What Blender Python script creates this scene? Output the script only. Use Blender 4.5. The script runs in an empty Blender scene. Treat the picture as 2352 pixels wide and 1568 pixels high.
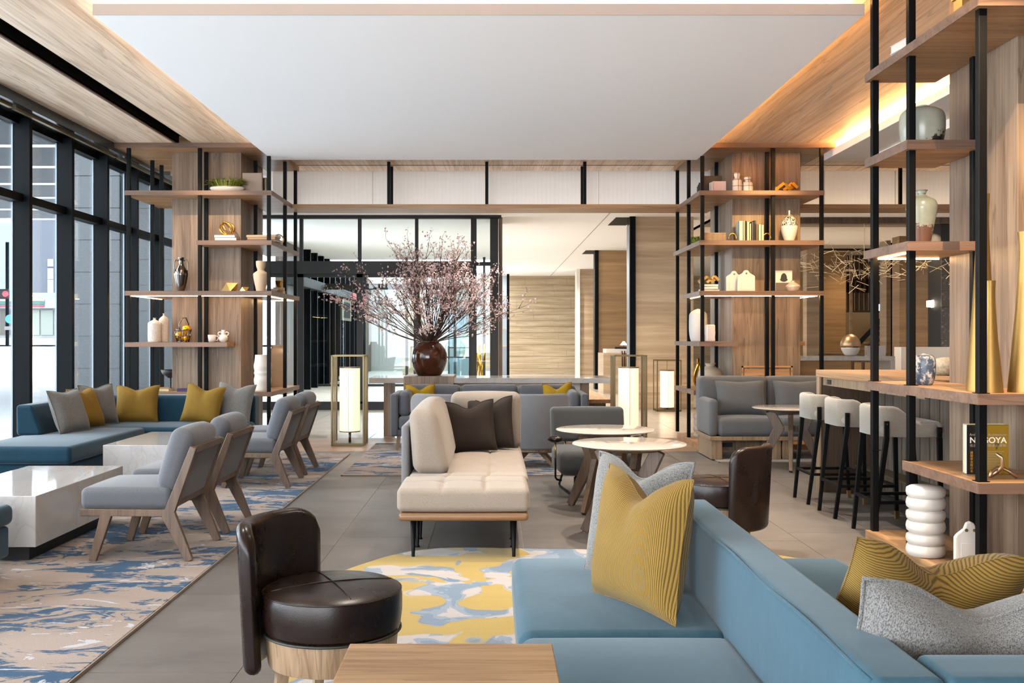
import bpy, math, random
from mathutils import Vector, Matrix

sc = bpy.context.scene
COL = sc.collection
PI = math.pi
rnd = random.Random(11)

# ---------------------------------------------------------------- camera
F_PX, CX, CY, EYE = 2290.0, 1130.0, 775.0, 1.32      # focal length and vanishing point of the 2352x1568 frame
cam_d = bpy.data.cameras.new('camera')
cam_d.sensor_width = 36.0
cam_d.lens = 36.0 * F_PX / 2352.0
cam_d.shift_x = (1176 - CX) / 2352.0
cam_d.shift_y = (CY - 784) / 2352.0
cam_d.clip_start, cam_d.clip_end = 0.05, 400
cam = bpy.data.objects.new('camera', cam_d)
COL.objects.link(cam)
cam.location = (0, 0, EYE)
cam.rotation_euler = (PI / 2, 0, 0)
sc.camera = cam

# ---------------------------------------------------------------- sky, colour management
world = bpy.data.worlds.new('overcast_sky')
sc.world = world
world.use_nodes = True
bgn = world.node_tree.nodes['Background']
bgn.inputs['Color'].default_value = (0.92, 0.96, 1.0, 1)
bgn.inputs['Strength'].default_value = 6.2
vs = sc.view_settings
vs.view_transform = 'Standard'
vs.look = 'None'
vs.gamma = 1.0
vs.exposure = 1.30
vs.use_curve_mapping = False
sc.cycles.use_denoising = True
sc.cycles.max_bounces = 10
sc.cycles.diffuse_bounces = 5
sc.cycles.glossy_bounces = 4
sc.cycles.transparent_max_bounces = 16
sc.cycles.sample_clamp_indirect = 6.0
sc.cycles.caustics_reflective = False
sc.cycles.caustics_refractive = False


def area(name, loc, rot, sx, sy, power, col=(1, .72, .42)):
    l = bpy.data.lights.new(name, 'AREA')
    l.shape, l.size, l.size_y, l.energy, l.color = 'RECTANGLE', sx, sy, power, col
    o = bpy.data.objects.new(name, l)
    o.location, o.rotation_euler = loc, rot
    COL.objects.link(o)
    return o


def spot(name, loc, power, angle=95, col=(1, .88, .74), aim=None, blend=.6, soft=0.0):
    l = bpy.data.lights.new(name, 'SPOT')
    l.energy, l.color, l.spot_size, l.spot_blend, l.shadow_soft_size = power, col, math.radians(angle), blend, soft
    o = bpy.data.objects.new(name, l)
    o.location = loc
    if aim is not None:
        d = Vector(aim) - Vector(loc)
        o.rotation_euler = d.to_track_quat('-Z', 'Y').to_euler()
    COL.objects.link(o)
    return o


UP = (PI, 0, 0)
# LED coves on the upper side of the two floating ceiling panels, shining up on the ceiling above them
area('cove_light', (-0.09, 6.75, 3.535), UP, 5.0, .05, 12)
area('cove_light', (2.34, 9.3, 3.535), UP, .05, 5.0, 80, (1, .55, .2))
area('cove_light', (-2.54, 9.3, 3.535), UP, .05, 5.0, 24)
area('cove_light', (4.20, 8.4, 3.548), UP, .06, 6.8, 560, (1, .52, .17))
area('header_fill', (-.05, 13.42, 3.05), (math.radians(130), 0, 0), 5.8, .04, 1.5, (1, .95, .90))  # added fill on the beam to brighten the header panels
area('header_fill', (6.6, 13.42, 3.05), (math.radians(130), 0, 0), 5.6, .04, 2.6, (1, .74, .46))
# pinhole downlights in the ceiling
DOWN = [(.80, 7.55, 3.44, 330, 66), (.86, 6.40, 3.44, 330, 66), (2.1, 8.9, 3.44, 240, 80), (1.9, 5.1, 3.55, 200, 80), (-.9, 8.3, 3.44, 110, 100), (-.35, 5.2, 3.55, 120, 100),
        (1.6, 4.0, 3.55, 120, 100), (-1.9, 4.2, 3.55, 100, 100), (2.72, 7.4, 3.55, 300, 80), (3.25, 9.9, 3.55, 110, 95),
        (0.0, 11.0, 3.44, 110, 100), (-3.0, 6.5, 3.55, 100, 100), (-3.0, 9.3, 3.55, 100, 100), (2.9, 5.2, 3.55, 60, 95),
        (1.4, 9.6, 3.44, 110, 90)]
for x, y, z, p, a in DOWN:
    spot('downlight', (x, y, z), p * .55, a)
spot('pillar_fill', (3.15, 8.8, 3.55), 130, 32, (1, .66, .28), (3.3, 12.0, 1.95))  # added warm fill for the pillar, no fixture up there
spot('pillar_fill', (-3.2, 8.8, 3.55), 40, 32, (1, .76, .50), (-3.4, 12.0, 1.95))
spot('downlight', (-.1, 13.1, 2.97), 50, 120, (1, .92, .82))  # added under the beam to brighten the long table
# added warm fill on the wood-clad pillars, and lights of the rooms behind
spot('pillar_fill', (3.3, 10.7, 3.55), 100, 75, (1, .66, .28), (3.2, 12.0, 1.6))
spot('pillar_fill', (-3.3, 10.7, 3.55), 60, 75, (1, .74, .48), (-3.3, 12.0, 1.6))
spot('pillar_fill', (2.25, 4.2, 3.55), 260, 70, (1, .70, .40), (2.85, 5.4, .8))
for x, y, p in [(-1.2, 15.2, 300), (1.6, 15.6, 300), (-3.2, 21.5, 620), (-1.2, 22.5, 620), (-2.2, 25.5, 620), (2.0, 20.5, 300), (.9, 27, 330), (1.6, 32, 420),
                (4.6, 16.0, 80), (6.6, 17.2, 80), (8.6, 20.0, 90), (6.0, 25.0, 90), (9.2, 25.0, 60)]:
    spot('downlight', (x, y, 3.5), p * .9, 140, (1, .98, .96) if x < 0 else (1, .88, .72) if x < 3 else (1, .72, .44), blend=.9)  # cool ones beyond the entrance are added to stand in for daylight
area('cove_light', (7.0, 23.6, 3.62), (PI * .75, 0, 0), 7.5, .06, 4)


def srgb(r, g, b):
    f = lambda c: (c / 255 / 12.92) if c / 255 <= .04045 else ((c / 255 + .055) / 1.055) ** 2.4
    return (f(r), f(g), f(b), 1.0)


def wx(u, y):
    """sideways metres of a picture column u for a thing that stands y metres into the room"""
    return (u - CX) * y / F_PX


def wz(v, y):
    """height in metres of a picture row v for a thing that stands y metres into the room"""
    return EYE - (v - CY) * y / F_PX


# ---------------------------------------------------------------- materials
class NT:
    def __init__(s, name):
        s.m = bpy.data.materials.new(name)
        s.m.use_nodes = True
        s.t = s.m.node_tree
        s.b = s.t.nodes['Principled BSDF']
        s.out = s.t.nodes['Material Output']

    def n(s, typ, **kw):
        nd = s.t.nodes.new('ShaderNode' + typ)
        for k, v in kw.items():
            if k.startswith('i_'):
                key = k[2:].replace('_', ' ')
                nd.inputs[key].default_value = v
            else:
                setattr(nd, k, v)
        return nd

    def l(s, a, b):
        s.t.links.new(a, b)

    def coords(s, scale, world=False, rot=(0, 0, 0)):
        mp = s.n('Mapping')
        mp.inputs['Scale'].default_value = scale
        mp.inputs['Rotation'].default_value = rot
        if world:
            s.l(s.n('NewGeometry').outputs['Position'], mp.inputs['Vector'])
        else:
            s.l(s.n('TexCoord').outputs['Object'], mp.inputs['Vector'])
        return mp.outputs['Vector']

    def noise(s, vec, scale, detail=4, rough=.55, dist=0.0):
        nd = s.n('TexNoise')
        nd.inputs['Scale'].default_value = scale
        nd.inputs['Detail'].default_value = detail
        nd.inputs['Roughness'].default_value = rough
        nd.inputs['Distortion'].default_value = dist
        s.l(vec, nd.inputs['Vector'])
        return nd.outputs['Fac']

    def ramp(s, fac, stops, mode='LINEAR'):
        r = s.n('ValToRGB')
        r.color_ramp.interpolation = mode
        els = r.color_ramp.elements
        while len(els) < len(stops):
            els.new(.5)
        for e, (p, c) in zip(els, stops):
            e.position, e.color = p, c
        s.l(fac, r.inputs['Fac'])
        return r.outputs['Color']

    def mix(s, fac, a, b, mode='MIX'):
        m = s.n('MixRGB', blend_type=mode)
        for sock, v in ((m.inputs['Fac'], fac), (m.inputs['Color1'], a), (m.inputs['Color2'], b)):
            if hasattr(v, 'is_linked') or hasattr(v, 'links'):
                s.l(v, sock)
            else:
                sock.default_value = v
        return m.outputs['Color']

    def bump(s, h, strength, dist=.002):
        b = s.n('Bump')
        b.inputs['Strength'].default_value = strength
        b.inputs['Distance'].default_value = dist
        s.l(h, b.inputs['Height'])
        s.l(b.outputs['Normal'], s.b.inputs['Normal'])

    def col(s, c):
        if isinstance(c, tuple):
            s.b.inputs['Base Color'].default_value = c
        else:
            s.l(c, s.b.inputs['Base Color'])

    def set(s, **kw):
        names = {'rough': 'Roughness', 'metal': 'Metallic', 'spec': 'Specular IOR Level', 'coat': 'Coat Weight',
                 'coatr': 'Coat Roughness', 'sheen': 'Sheen Weight', 'sheenr': 'Sheen Roughness'}
        for k, v in kw.items():
            s.b.inputs[names[k]].default_value = v


def dk(c, k):
    return (c[0] * k, c[1] * k, c[2] * k, 1)


def plain(name, c, rough=.5, metal=0.0, **kw):
    t = NT(name)
    t.col(c)
    t.set(rough=rough, metal=metal, **kw)
    return t.m


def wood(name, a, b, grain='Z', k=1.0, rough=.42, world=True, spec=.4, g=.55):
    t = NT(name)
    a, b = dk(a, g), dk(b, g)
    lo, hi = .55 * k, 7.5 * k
    sc_ = {'X': (lo, hi, hi), 'Y': (hi, lo, hi), 'Z': (hi, hi, lo)}[grain]
    v = t.coords(sc_, world)
    f1 = t.noise(v, 1.0, 5, .55, .9)
    mid = tuple((x * .5 + y * .5) for x, y in zip(a, b))
    c = t.ramp(f1, [(.28, b), (.44, mid), (.62, a)])
    s2 = tuple(x * (7 if x > 1 else 2) for x in sc_)
    f2 = t.noise(t.coords(s2, world), 1.0, 3, .6)
    c = t.mix(.55, c, t.ramp(f2, [(.35, (.62, .58, .54, 1)), (.6, (1, 1, 1, 1))]), 'MULTIPLY')
    f3 = t.noise(t.coords(tuple(x * (1.5 if x > 1 else .7) for x in sc_), world), 1.0, 3, .5, 1.4)
    c = t.mix(t.ramp(f3, [(.44, (0, 0, 0, 1)), (.490, (.62, .62, .62, 1)), (.50, (.05, .05, .05, 1)), (.56, (0, 0, 0, 1))]), c, dk(b, .55))
    t.col(c)
    t.set(rough=rough, spec=spec)
    t.bump(f2, .12, .0015)
    return t.m


def fabric(name, c, k=260, rough=.9, sheen=.15, var=.14, bump=.35):
    t = NT(name)
    c = dk(c, .53)
    v = t.coords((1, 1, 1))
    f = t.noise(v, k, 2, .6)
    g = t.noise(v, 5, 3, .5)
    c2 = t.mix(t.ramp(f, [(.35, (0, 0, 0, 1)), (.65, (1, 1, 1, 1))]), dk(c, 1 - var), dk(c, 1 + var))
    c2 = t.mix(.5, c2, t.ramp(g, [(.3, (.86, .86, .86, 1)), (.7, (1, 1, 1, 1))]), 'MULTIPLY')
    t.col(c2)
    t.set(rough=rough, sheen=sheen, spec=.2)
    t.bump(f, bump, .0012)
    return t.m


def velvet(name, c, sheen=.6):
    t = NT(name)
    c = dk(c, .54)
    sheen *= .6
    f = t.noise(t.coords((30, 30, 9)), 1.0, 4, .6, 1.0)
    g = t.noise(t.coords((1, 1, 1)), 6, 4, .6)
    c2 = t.mix(t.ramp(f, [(.3, (0, 0, 0, 1)), (.7, (1, 1, 1, 1))]), dk(c, .93), dk(c, 1.06))
    c2 = t.mix(.6, c2, t.ramp(g, [(.3, (.78, .78, .8, 1)), (.7, (1.0, 1.0, 1.0, 1))]), 'MULTIPLY')
    t.col(c2)
    t.set(rough=.8, sheen=sheen, sheenr=.35, spec=.15)
    t.b.inputs['Sheen Tint'].default_value = (min(1, c[0] + .4), min(1, c[1] + .4), min(1, c[2] + .4), 1)
    t.bump(f, .12, .001)
    return t.m


def tweed(name, a, b, c3):
    t = NT(name)
    a, b, c3 = dk(a, .38), dk(b, .30), dk(c3, .34)
    v = t.coords((420, 420, 190))
    f = t.noise(v, 1.0, 2, .7)
    c = t.ramp(f, [(.34, b), (.45, c3), (.52, a), (.68, dk(a, 1.25))])
    t.col(c)
    t.set(rough=.95, sheen=.2, spec=.1)
    t.bump(f, .7, .002)
    return t.m


def corduroy(name, c, axis='X', k=140):
    t = NT(name)
    c = dk(c, .46)
    w = t.n('TexWave', wave_type='BANDS', bands_direction=axis)
    w.inputs['Scale'].default_value = k / 6.283
    w.inputs['Distortion'].default_value = .25
    t.l(t.coords((1, 1, 1)), w.inputs['Vector'])
    f = w.outputs['Fac']
    g = t.noise(t.coords((1, 1, 1)), 9, 3)
    cc = t.ramp(f, [(.1, dk(c, .42)), (.5, c), (1, dk(c, 1.15))])
    cc = t.mix(.6, cc, t.ramp(g, [(.3, (.8, .8, .8, 1)), (.7, (1, 1, 1, 1))]), 'MULTIPLY')
    t.col(cc)
    t.set(rough=.9, sheen=.08, spec=.08)
    t.bump(f, .5, .002)
    return t.m


def leather(name, c):
    t = NT(name)
    c = dk(c, .22)
    v = t.coords((1, 1, 1))
    g = t.noise(v, 7, 5, .65, .4)
    vo = t.n('TexVoronoi')
    vo.inputs['Scale'].default_value = 190
    t.l(v, vo.inputs['Vector'])
    cr = t.noise(t.coords((9, 9, 20)), 1.6, 6, .7, 2.2)
    cc = t.ramp(g, [(.3, dk(c, .82)), (.55, c), (.75, dk(c, 1.3))])
    cc = t.mix(t.ramp(cr, [(.494, (0, 0, 0, 1)), (.5, (.4, .4, .4, 1)), (.506, (0, 0, 0, 1))]), cc, dk(c, 3.5))
    t.col(cc)
    rr_ = t.ramp(g, [(.3, (.24, .24, .24, 1)), (.7, (.36, .36, .36, 1))])
    t.set(spec=.25)
    t.l(rr_, t.b.inputs['Roughness'])
    t.bump(vo.outputs['Distance'], .12, .001)
    return t.m


def marble(name, base, vein, k=1.0, rough=.06, mott=.5):
    t = NT(name)
    base, vein = dk(base, .58), dk(vein, .58)
    v = t.coords((1.6 * k, .8 * k, 1.2 * k), True, (0, .3, .5))
    f = t.noise(v, 1.5, 4, .5, 1.2)
    g = t.noise(v, 3.1, 5, .6, .6)
    c = t.ramp(f, [(.46, base), (.492, dk(base, .94)), (.5, tuple(.72 * x + .28 * y for x, y in zip(base, vein))), (.508, dk(base, .94)), (.54, base)])
    c = t.mix(mott, c, t.ramp(g, [(.3, (.8, .8, .83, 1)), (.65, (1, 1, 1, 1))]), 'MULTIPLY')
    t.col(c)
    t.set(rough=rough, spec=.5)
    return t.m


def speckle(name, base, spots, k=8, lo=.52, hi=.58, rough=.45, zmax=None):
    t = NT(name)
    base, spots = dk(base, .56), dk(spots, .56)
    v = t.coords((1, 1, 1))
    f = t.noise(v, k, 8, .75)
    t.col(t.ramp(f, [(lo, base), (hi, spots)]))
    t.set(rough=rough)
    return t.m


def emit(name, c, strength):
    t = NT(name)
    t.b.inputs['Base Color'].default_value = c
    t.b.inputs['Emission Color'].default_value = c
    t.b.inputs['Emission Strength'].default_value = strength
    return t.m


def glass(name, tint=(.93, .97, .98, 1), refl=.5):
    t = NT(name)
    tr = t.n('BsdfTransparent')
    tr.inputs['Color'].default_value = tint
    gl = t.n('BsdfGlossy')
    gl.inputs['Roughness'].default_value = 0.0
    fr = t.n('Fresnel')
    fr.inputs['IOR'].default_value = 1.45
    ml = t.n('Math', operation='MULTIPLY')
    ml.inputs[1].default_value = refl
    t.l(fr.outputs['Fac'], ml.inputs[0])
    mx = t.n('MixShader')
    t.l(ml.outputs[0], mx.inputs['Fac'])
    t.l(tr.outputs[0], mx.inputs[1])
    t.l(gl.outputs[0], mx.inputs[2])
    t.l(mx.outputs[0], t.out.inputs['Surface'])
    return t.m


def travertine(name, a, b, k=1.0, rough=.4):
    t = NT(name)
    a, b = dk(a, .86), dk(b, .86)
    v = t.coords((.5 * k, .5 * k, 9 * k), True)
    f = t.noise(v, 1.0, 6, .6, .5)
    g = t.noise(t.coords((1.2 * k, 1.2 * k, 40 * k), True), 1.0, 3, .6)
    c = t.ramp(f, [(.3, b), (.5, tuple((x + y) / 2 for x, y in zip(a, b))), (.68, a)])
    c = t.mix(.35, c, t.ramp(g, [(.35, (.75, .72, .68, 1)), (.65, (1, 1, 1, 1))]), 'MULTIPLY')
    t.col(c)
    t.set(rough=rough)
    return t.m


M = {}
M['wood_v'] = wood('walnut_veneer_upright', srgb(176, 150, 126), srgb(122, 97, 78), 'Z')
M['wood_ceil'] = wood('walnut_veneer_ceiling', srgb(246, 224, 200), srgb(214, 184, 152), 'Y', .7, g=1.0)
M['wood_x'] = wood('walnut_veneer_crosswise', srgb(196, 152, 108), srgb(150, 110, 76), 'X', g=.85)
M['wood_y'] = wood('walnut_veneer_lengthwise', srgb(198, 156, 112), srgb(152, 112, 76), 'Y', .8, g=.75)
M['wood_edge'] = wood('walnut_edge', srgb(140, 110, 92), srgb(114, 88, 74), 'X', .6, g=.72)
M['wood_frame'] = wood('walnut_frame', srgb(124, 98, 76), srgb(90, 68, 52), 'Z', 1.2, world=False)
M['wood_oak'] = wood('pale_oak', srgb(182, 154, 124), srgb(142, 114, 88), 'Z', 1.5, world=False)
M['wood_table'] = wood('honey_oak', srgb(198, 160, 116), srgb(158, 118, 78), 'X', 1.6)
M['wood_floor'] = wood('oak_floor', srgb(196, 160, 126), srgb(156, 122, 92), 'X', 1.2)
M['wood_flute'] = wood('grey_walnut', srgb(150, 134, 120), srgb(96, 84, 74), 'Z', 1.6)
M['wood_dark'] = wood('smoked_walnut', srgb(120, 98, 80), srgb(84, 66, 54), 'Z', 1.0)
M['steel'] = plain('black_steel', srgb(8, 8, 9), .5, .0, spec=.12)
M['frame'] = plain('dark_window_metal', srgb(7, 10, 13), .5, .0, spec=.07)
M['soffit_metal'] = plain('polished_dark_metal', srgb(70, 82, 94), .16, 1.0)
M['black'] = plain('matt_black', srgb(16, 16, 18), .6)
M['fin_edge'] = plain('bright_strip', srgb(120, 132, 142), .35)
M['white'] = plain('white_ceiling_paint', srgb(249, 249, 250), .85, spec=.1)
M['white_warm'] = plain('warm_white_paint', srgb(232, 226, 218), .8, spec=.1)
M['brass'] = plain('brushed_brass', srgb(196, 166, 112), .32, 1.0)
M['brass_dull'] = plain('champagne_metal', srgb(122, 108, 80), .42, .85)
M['gold'] = plain('polished_gold', srgb(214, 160, 62), .2, 1.0)
M['silver'] = plain('silver_lustre', srgb(104, 98, 94), .16, 1.0)
M['bronze'] = plain('satin_bronze', srgb(176, 148, 118), .40, 1.0)
M['ceramic'] = plain('white_ceramic', srgb(190, 184, 178), .5)
M['ceramic_g'] = plain('glossy_white_glaze', srgb(192, 189, 186), .16)
M['cream'] = plain('cream_clay', srgb(176, 158, 136), .75)
M['plaster'] = plain('white_plaster', srgb(190, 184, 178), .85)
M['grey'] = fabric('grey_wool', srgb(106, 106, 108))
M['grey_cool'] = fabric('blue_grey_wool', srgb(106, 108, 115))
M['grey_dark'] = fabric('charcoal_wool', srgb(74, 74, 74))
M['grey_light'] = fabric('pale_grey_weave', srgb(142, 141, 144), 320)
M['beige'] = fabric('oatmeal_linen', srgb(172, 158, 144), 300)
M['stool'] = fabric('cream_suede', srgb(168, 156, 141), 140, .85, .35, .08, .1)
M['teal'] = velvet('teal_velvet', srgb(30, 68, 88), .9)
M['teal_light'] = velvet('sky_blue_velvet', srgb(63, 99, 117), .78)
M['mustard'] = velvet('mustard_velvet', srgb(150, 116, 44), .2)
M['yellow'] = velvet('yellow_velvet', srgb(184, 146, 30), .2)
M['taupe'] = velvet('taupe_velvet', srgb(62, 52, 46), .25)
M['linen_grey'] = tweed('grey_slub_linen', srgb(154, 149, 144), srgb(122, 119, 117), srgb(138, 135, 133))
M['tweed'] = tweed('grey_boucle_tweed', srgb(168, 165, 161), srgb(108, 114, 120), srgb(138, 138, 138))
M['cord'] = corduroy('mustard_corduroy', srgb(172, 138, 70), 'X', 340)
M['leather'] = leather('brown_leather', srgb(54, 36, 31))
M['marble'] = marble('white_marble', srgb(214, 210, 208), srgb(150, 148, 150))
M['marble_top'] = marble('cream_marble', srgb(198, 188, 178), srgb(190, 180, 168), .5, .1, .12)
M['glass'] = glass('window_glass')
M['glass_t'] = glass('smoke_glass', (.86, .92, .94, 1), .8)
M['shade'] = emit('lit_paper_shade', srgb(255, 222, 186), .42)
M['led'] = emit('led_strip', srgb(255, 206, 144), 22)
M['stone'] = travertine('silk_georgette_stone', srgb(206, 182, 152), srgb(164, 138, 110), .8)
M['stone_b'] = travertine('honey_stone', srgb(188, 152, 108), srgb(150, 116, 80), .8)
M['stone_t'] = travertine('travertine_tile', srgb(208, 188, 156), srgb(168, 146, 116), 1.4)
M['paper'] = plain('book_paper', srgb(200, 192, 178), .8)
M['leaf'] = plain('fern_green', srgb(118, 128, 34), .6)
M['leaf_y'] = plain('moss_green', srgb(126, 126, 32), .6)


# ---------------------------------------------------------------- geometry helpers: a geo is (verts, faces)
def box(x0, x1, y0, y1, z0, z1):
    v = [(x, y, z) for x in (x0, x1) for y in (y0, y1) for z in (z0, z1)]
    return v, [(0, 1, 3, 2), (4, 6, 7, 5), (0, 4, 5, 1), (2, 3, 7, 6), (0, 2, 6, 4), (1, 5, 7, 3)]


def add(*gs):
    V, F = [], []
    for v, f in gs:
        o = len(V)
        V += list(v)
        F += [tuple(i + o for i in q) for q in f]
    return V, F


def xf(g, loc=(0, 0, 0), rot=(0, 0, 0), s=(1, 1, 1)):
    if not hasattr(s, '__len__'):
        s = (s, s, s)
    m = Matrix.Translation(loc) @ Matrix.Rotation(rot[2], 4, 'Z') @ Matrix.Rotation(rot[1], 4, 'Y') @ Matrix.Rotation(rot[0], 4, 'X')
    return [tuple(m @ Vector((x * s[0], y * s[1], z * s[2]))) for x, y, z in g[0]], g[1]


def beam(p0, p1, w, t, w1=None, t1=None, side=(1, 0, 0)):
    """four-sided bar from p0 to p1; w runs along side, t across it"""
    a, b = Vector(p0), Vector(p1)
    d = (b - a).normalized()
    s = Vector(side)
    s = (s - d * s.dot(d)).normalized()
    n = d.cross(s)
    w1 = w if w1 is None else w1
    t1 = t if t1 is None else t1
    V = []
    for p, ww, tt in ((a, w, t), (b, w1, t1)):
        for i, j in ((-1, -1), (1, -1), (1, 1), (-1, 1)):
            V.append(tuple(p + s * (i * ww / 2) + n * (j * tt / 2)))
    return V, [(3, 2, 1, 0), (4, 5, 6, 7), (0, 1, 5, 4), (1, 2, 6, 5), (2, 3, 7, 6), (3, 0, 4, 7)]


def tube(path, r, n=8, closed=False):
    P = [Vector(p) for p in path]
    N = len(P)
    R = r if hasattr(r, '__len__') else [r] * N
    V, F = [], []
    ref = None
    for i, p in enumerate(P):
        a = P[(i - 1) % N] if (closed or i > 0) else p
        b = P[(i + 1) % N] if (closed or i < N - 1) else p
        d = (b - a)
        d = d.normalized() if d.length > 1e-9 else Vector((0, 0, 1))
        if ref is None:
            ref = Vector((0, 0, 1)) if abs(d.z) < .9 else Vector((1, 0, 0))
        u = ref - d * ref.dot(d)
        if u.length < 1e-6:
            u = d.orthogonal()
        u.normalize()
        ref = u
        w = d.cross(u)
        for k in range(n):
            t = 2 * PI * k / n
            V.append(tuple(p + (u * math.cos(t) + w * math.sin(t)) * R[i]))
    for i in range(N if closed else N - 1):
        j = (i + 1) % N
        for k in range(n):
            k2 = (k + 1) % n
            F.append((i * n + k, i * n + k2, j * n + k2, j * n + k))
    if not closed:
        F.append(tuple(range(n - 1, -1, -1)))
        F.append(tuple((N - 1) * n + k for k in range(n)))
    return V, F


def lathe(prof, n=32, sx=1.0, sy=1.0, wob=None):
    """prof: list of (radius, height) from bottom to top"""
    V, F = [], []
    m = len(prof)
    for r, z in prof:
        for k in range(n):
            t = 2 * PI * k / n
            q = r * (wob(t, z) if wob else 1)
            V.append((q * math.cos(t) * sx, q * math.sin(t) * sy, z))
    for i in range(m - 1):
        for k in range(n):
            k2 = (k + 1) % n
            F.append((i * n + k, i * n + k2, (i + 1) * n + k2, (i + 1) * n + k))
    if prof[0][0] > 1e-6:
        F.append(tuple(range(n - 1, -1, -1)))
    if prof[-1][0] > 1e-6:
        F.append(tuple((m - 1) * n + k for k in range(n)))
    return V, F


def smooth_prof(pts, n=5):
    """Catmull-Rom through profile points"""
    out = []
    P = [pts[0]] + list(pts) + [pts[-1]]
    for i in range(1, len(P) - 2):
        p0, p1, p2, p3 = P[i - 1], P[i], P[i + 1], P[i + 2]
        for k in range(n):
            t = k / n
            out.append(tuple(.5 * (2 * p1[j] + (p2[j] - p0[j]) * t + (2 * p0[j] - 5 * p1[j] + 4 * p2[j] - p3[j]) * t * t
                                   + (3 * p1[j] - p0[j] - 3 * p2[j] + p3[j]) * t ** 3) for j in range(len(p1))))
    out.append(tuple(pts[-1]))
    return [(max(o[0], 0.0),) + tuple(o[1:]) if len(o) == 2 else o for o in out]


def rbox(x0, x1, y0, y1, z0, z1, r=.04, puff=(0, 0, 0), m=5, fn=None):
    """rounded, optionally puffed box; fn(x,y,z)->(x,y,z) in unit space reshapes it"""
    c = ((x0 + x1) / 2, (y0 + y1) / 2, (z0 + z1) / 2)
    h = ((x1 - x0) / 2, (y1 - y0) / 2, (z1 - z0) / 2)
    r = min(r, min(h) * .98)
    th = [math.tan(math.radians(a)) for a in (16, 31, 45)]
    L = []
    for a in h:
        i = a - r
        inner = [-i + 2 * i * k / (m - 1) for k in range(m)]
        L.append([-i - r * t for t in reversed(th)] + inner + [i + r * t for t in th])
    idx, V, F = {}, [], []

    def vert(p):
        key = tuple(round(q, 6) for q in p)
        if key in idx:
            return idx[key]
        q = [max(-(h[k] - r), min(h[k] - r, p[k])) for k in range(3)]
        d = Vector((p[0] - q[0], p[1] - q[1], p[2] - q[2]))
        o = Vector(q) + (d.normalized() * r if d.length > 1e-9 else d)
        u = [o[k] / h[k] for k in range(3)]
        for k in range(3):
            if puff[k]:
                a, b = [j for j in range(3) if j != k]
                o[k] += puff[k] * u[k] * (1 - u[a] ** 2) * (1 - u[b] ** 2)
        if fn:
            o = Vector(fn(o.x, o.y, o.z, u))
        idx[key] = len(V)
        V.append((o.x + c[0], o.y + c[1], o.z + c[2]))
        return idx[key]

    for k in range(3):
        a, b = (k + 1) % 3, (k + 2) % 3
        for s in (-1, 1):
            for i in range(len(L[a]) - 1):
                for j in range(len(L[b]) - 1):
                    q = []
                    for ii, jj in ((i, j), (i + 1, j), (i + 1, j + 1), (i, j + 1)):
                        p = [0, 0, 0]
                        p[k], p[a], p[b] = s * h[k], L[a][ii], L[b][jj]
                        q.append(vert(p))
                    F.append(tuple(q if s > 0 else reversed(q)))
    return V, F


def slab(pts, z0, z1):
    """upright prism over a polygon (counter-clockwise)"""
    n = len(pts)
    V = [(x, y, z0) for x, y in pts] + [(x, y, z1) for x, y in pts]
    F = [tuple(range(n - 1, -1, -1)), tuple(range(n, 2 * n))]
    for i in range(n):
        j = (i + 1) % n
        F.append((i, j, n + j, n + i))
    return V, F


def plate(pts, y0, y1):
    """flat panel over an outline in the x-z plane, thick along y"""
    n = len(pts)
    V = [(x, y0, z) for x, z in pts] + [(x, y1, z) for x, z in pts]
    F = [tuple(range(n)), tuple(range(2 * n - 1, n - 1, -1))]
    for i in range(n):
        j = (i + 1) % n
        F.append((i, n + i, n + j, j))
    return V, F


def arc_panel(r, th, z0, z1, a0, a1, n=20, lean=0.0, cr=.1, er=.022):
    """upright panel bent round a circle, rounded edges; a in radians"""
    V, F = [], []
    sec = []
    for cx, cz, t0 in ((1, 1, 0), (-1, 1, 90), (-1, -1, 180), (1, -1, 270)):
        for k in range(4):
            t = math.radians(t0 + 30 * k)
            sec.append((cx, cz, math.cos(t), math.sin(t)))
    ns = len(sec)
    for i in range(n + 1):
        f = i / n
        a = a0 + (a1 - a0) * f
        e = min(f, 1 - f) * (a1 - a0) * r
        drop = cr - math.sqrt(max(0, cr * cr - (cr - e) ** 2)) if e < cr else 0
        ee = er if e > er else er * .99
        q = th / 2 * (1 if e > er else math.sqrt(max(.02, 1 - (1 - e / er) ** 2)))
        for cx, cz, ct, st in sec:
            er2 = min(ee, q)
            rr = r + th / 2 + cx * (q - er2) + ct * er2
            zz = (z1 - drop - er) if cz > 0 else (z0 + er + drop * .25)
            zz += st * er
            rr += lean * (zz - z0)
            V.append((rr * math.cos(a), rr * math.sin(a), zz))
    for i in range(n):
        for k in range(ns):
            k2 = (k + 1) % ns
            F.append((i * ns + k, (i + 1) * ns + k, (i + 1) * ns + k2, i * ns + k2))
    F.append(tuple(range(ns)))
    F.append(tuple(n * ns + k for k in range(ns - 1, -1, -1)))
    return V, F


# ---------------------------------------------------------------- objects
def obj(name, g, mat, parent=None, smooth=False, bevel=0.0, loc=None, rot=None, kind=None):
    me = bpy.data.meshes.new(name)
    me.from_pydata(g[0], [], g[1])
    if smooth:
        me.polygons.foreach_set('use_smooth', [True] * len(me.polygons))
    me.materials.append(M[mat] if isinstance(mat, str) else mat)
    me.update()
    o = bpy.data.objects.new(name, me)
    COL.objects.link(o)
    if smooth == 'auto':
        for p in me.polygons:
            p.use_smooth = True
        me.set_sharp_from_angle(angle=math.radians(38))
    if bevel:
        b = o.modifiers.new('bevel', 'BEVEL')
        b.width, b.segments, b.limit_method = bevel, 2, 'ANGLE'
    if parent is not None:
        o.parent = parent
    if loc is not None:
        o.location = loc
    if rot is not None:
        o.rotation_euler = rot
    if kind:
        o['kind'] = kind
    return o


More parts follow.
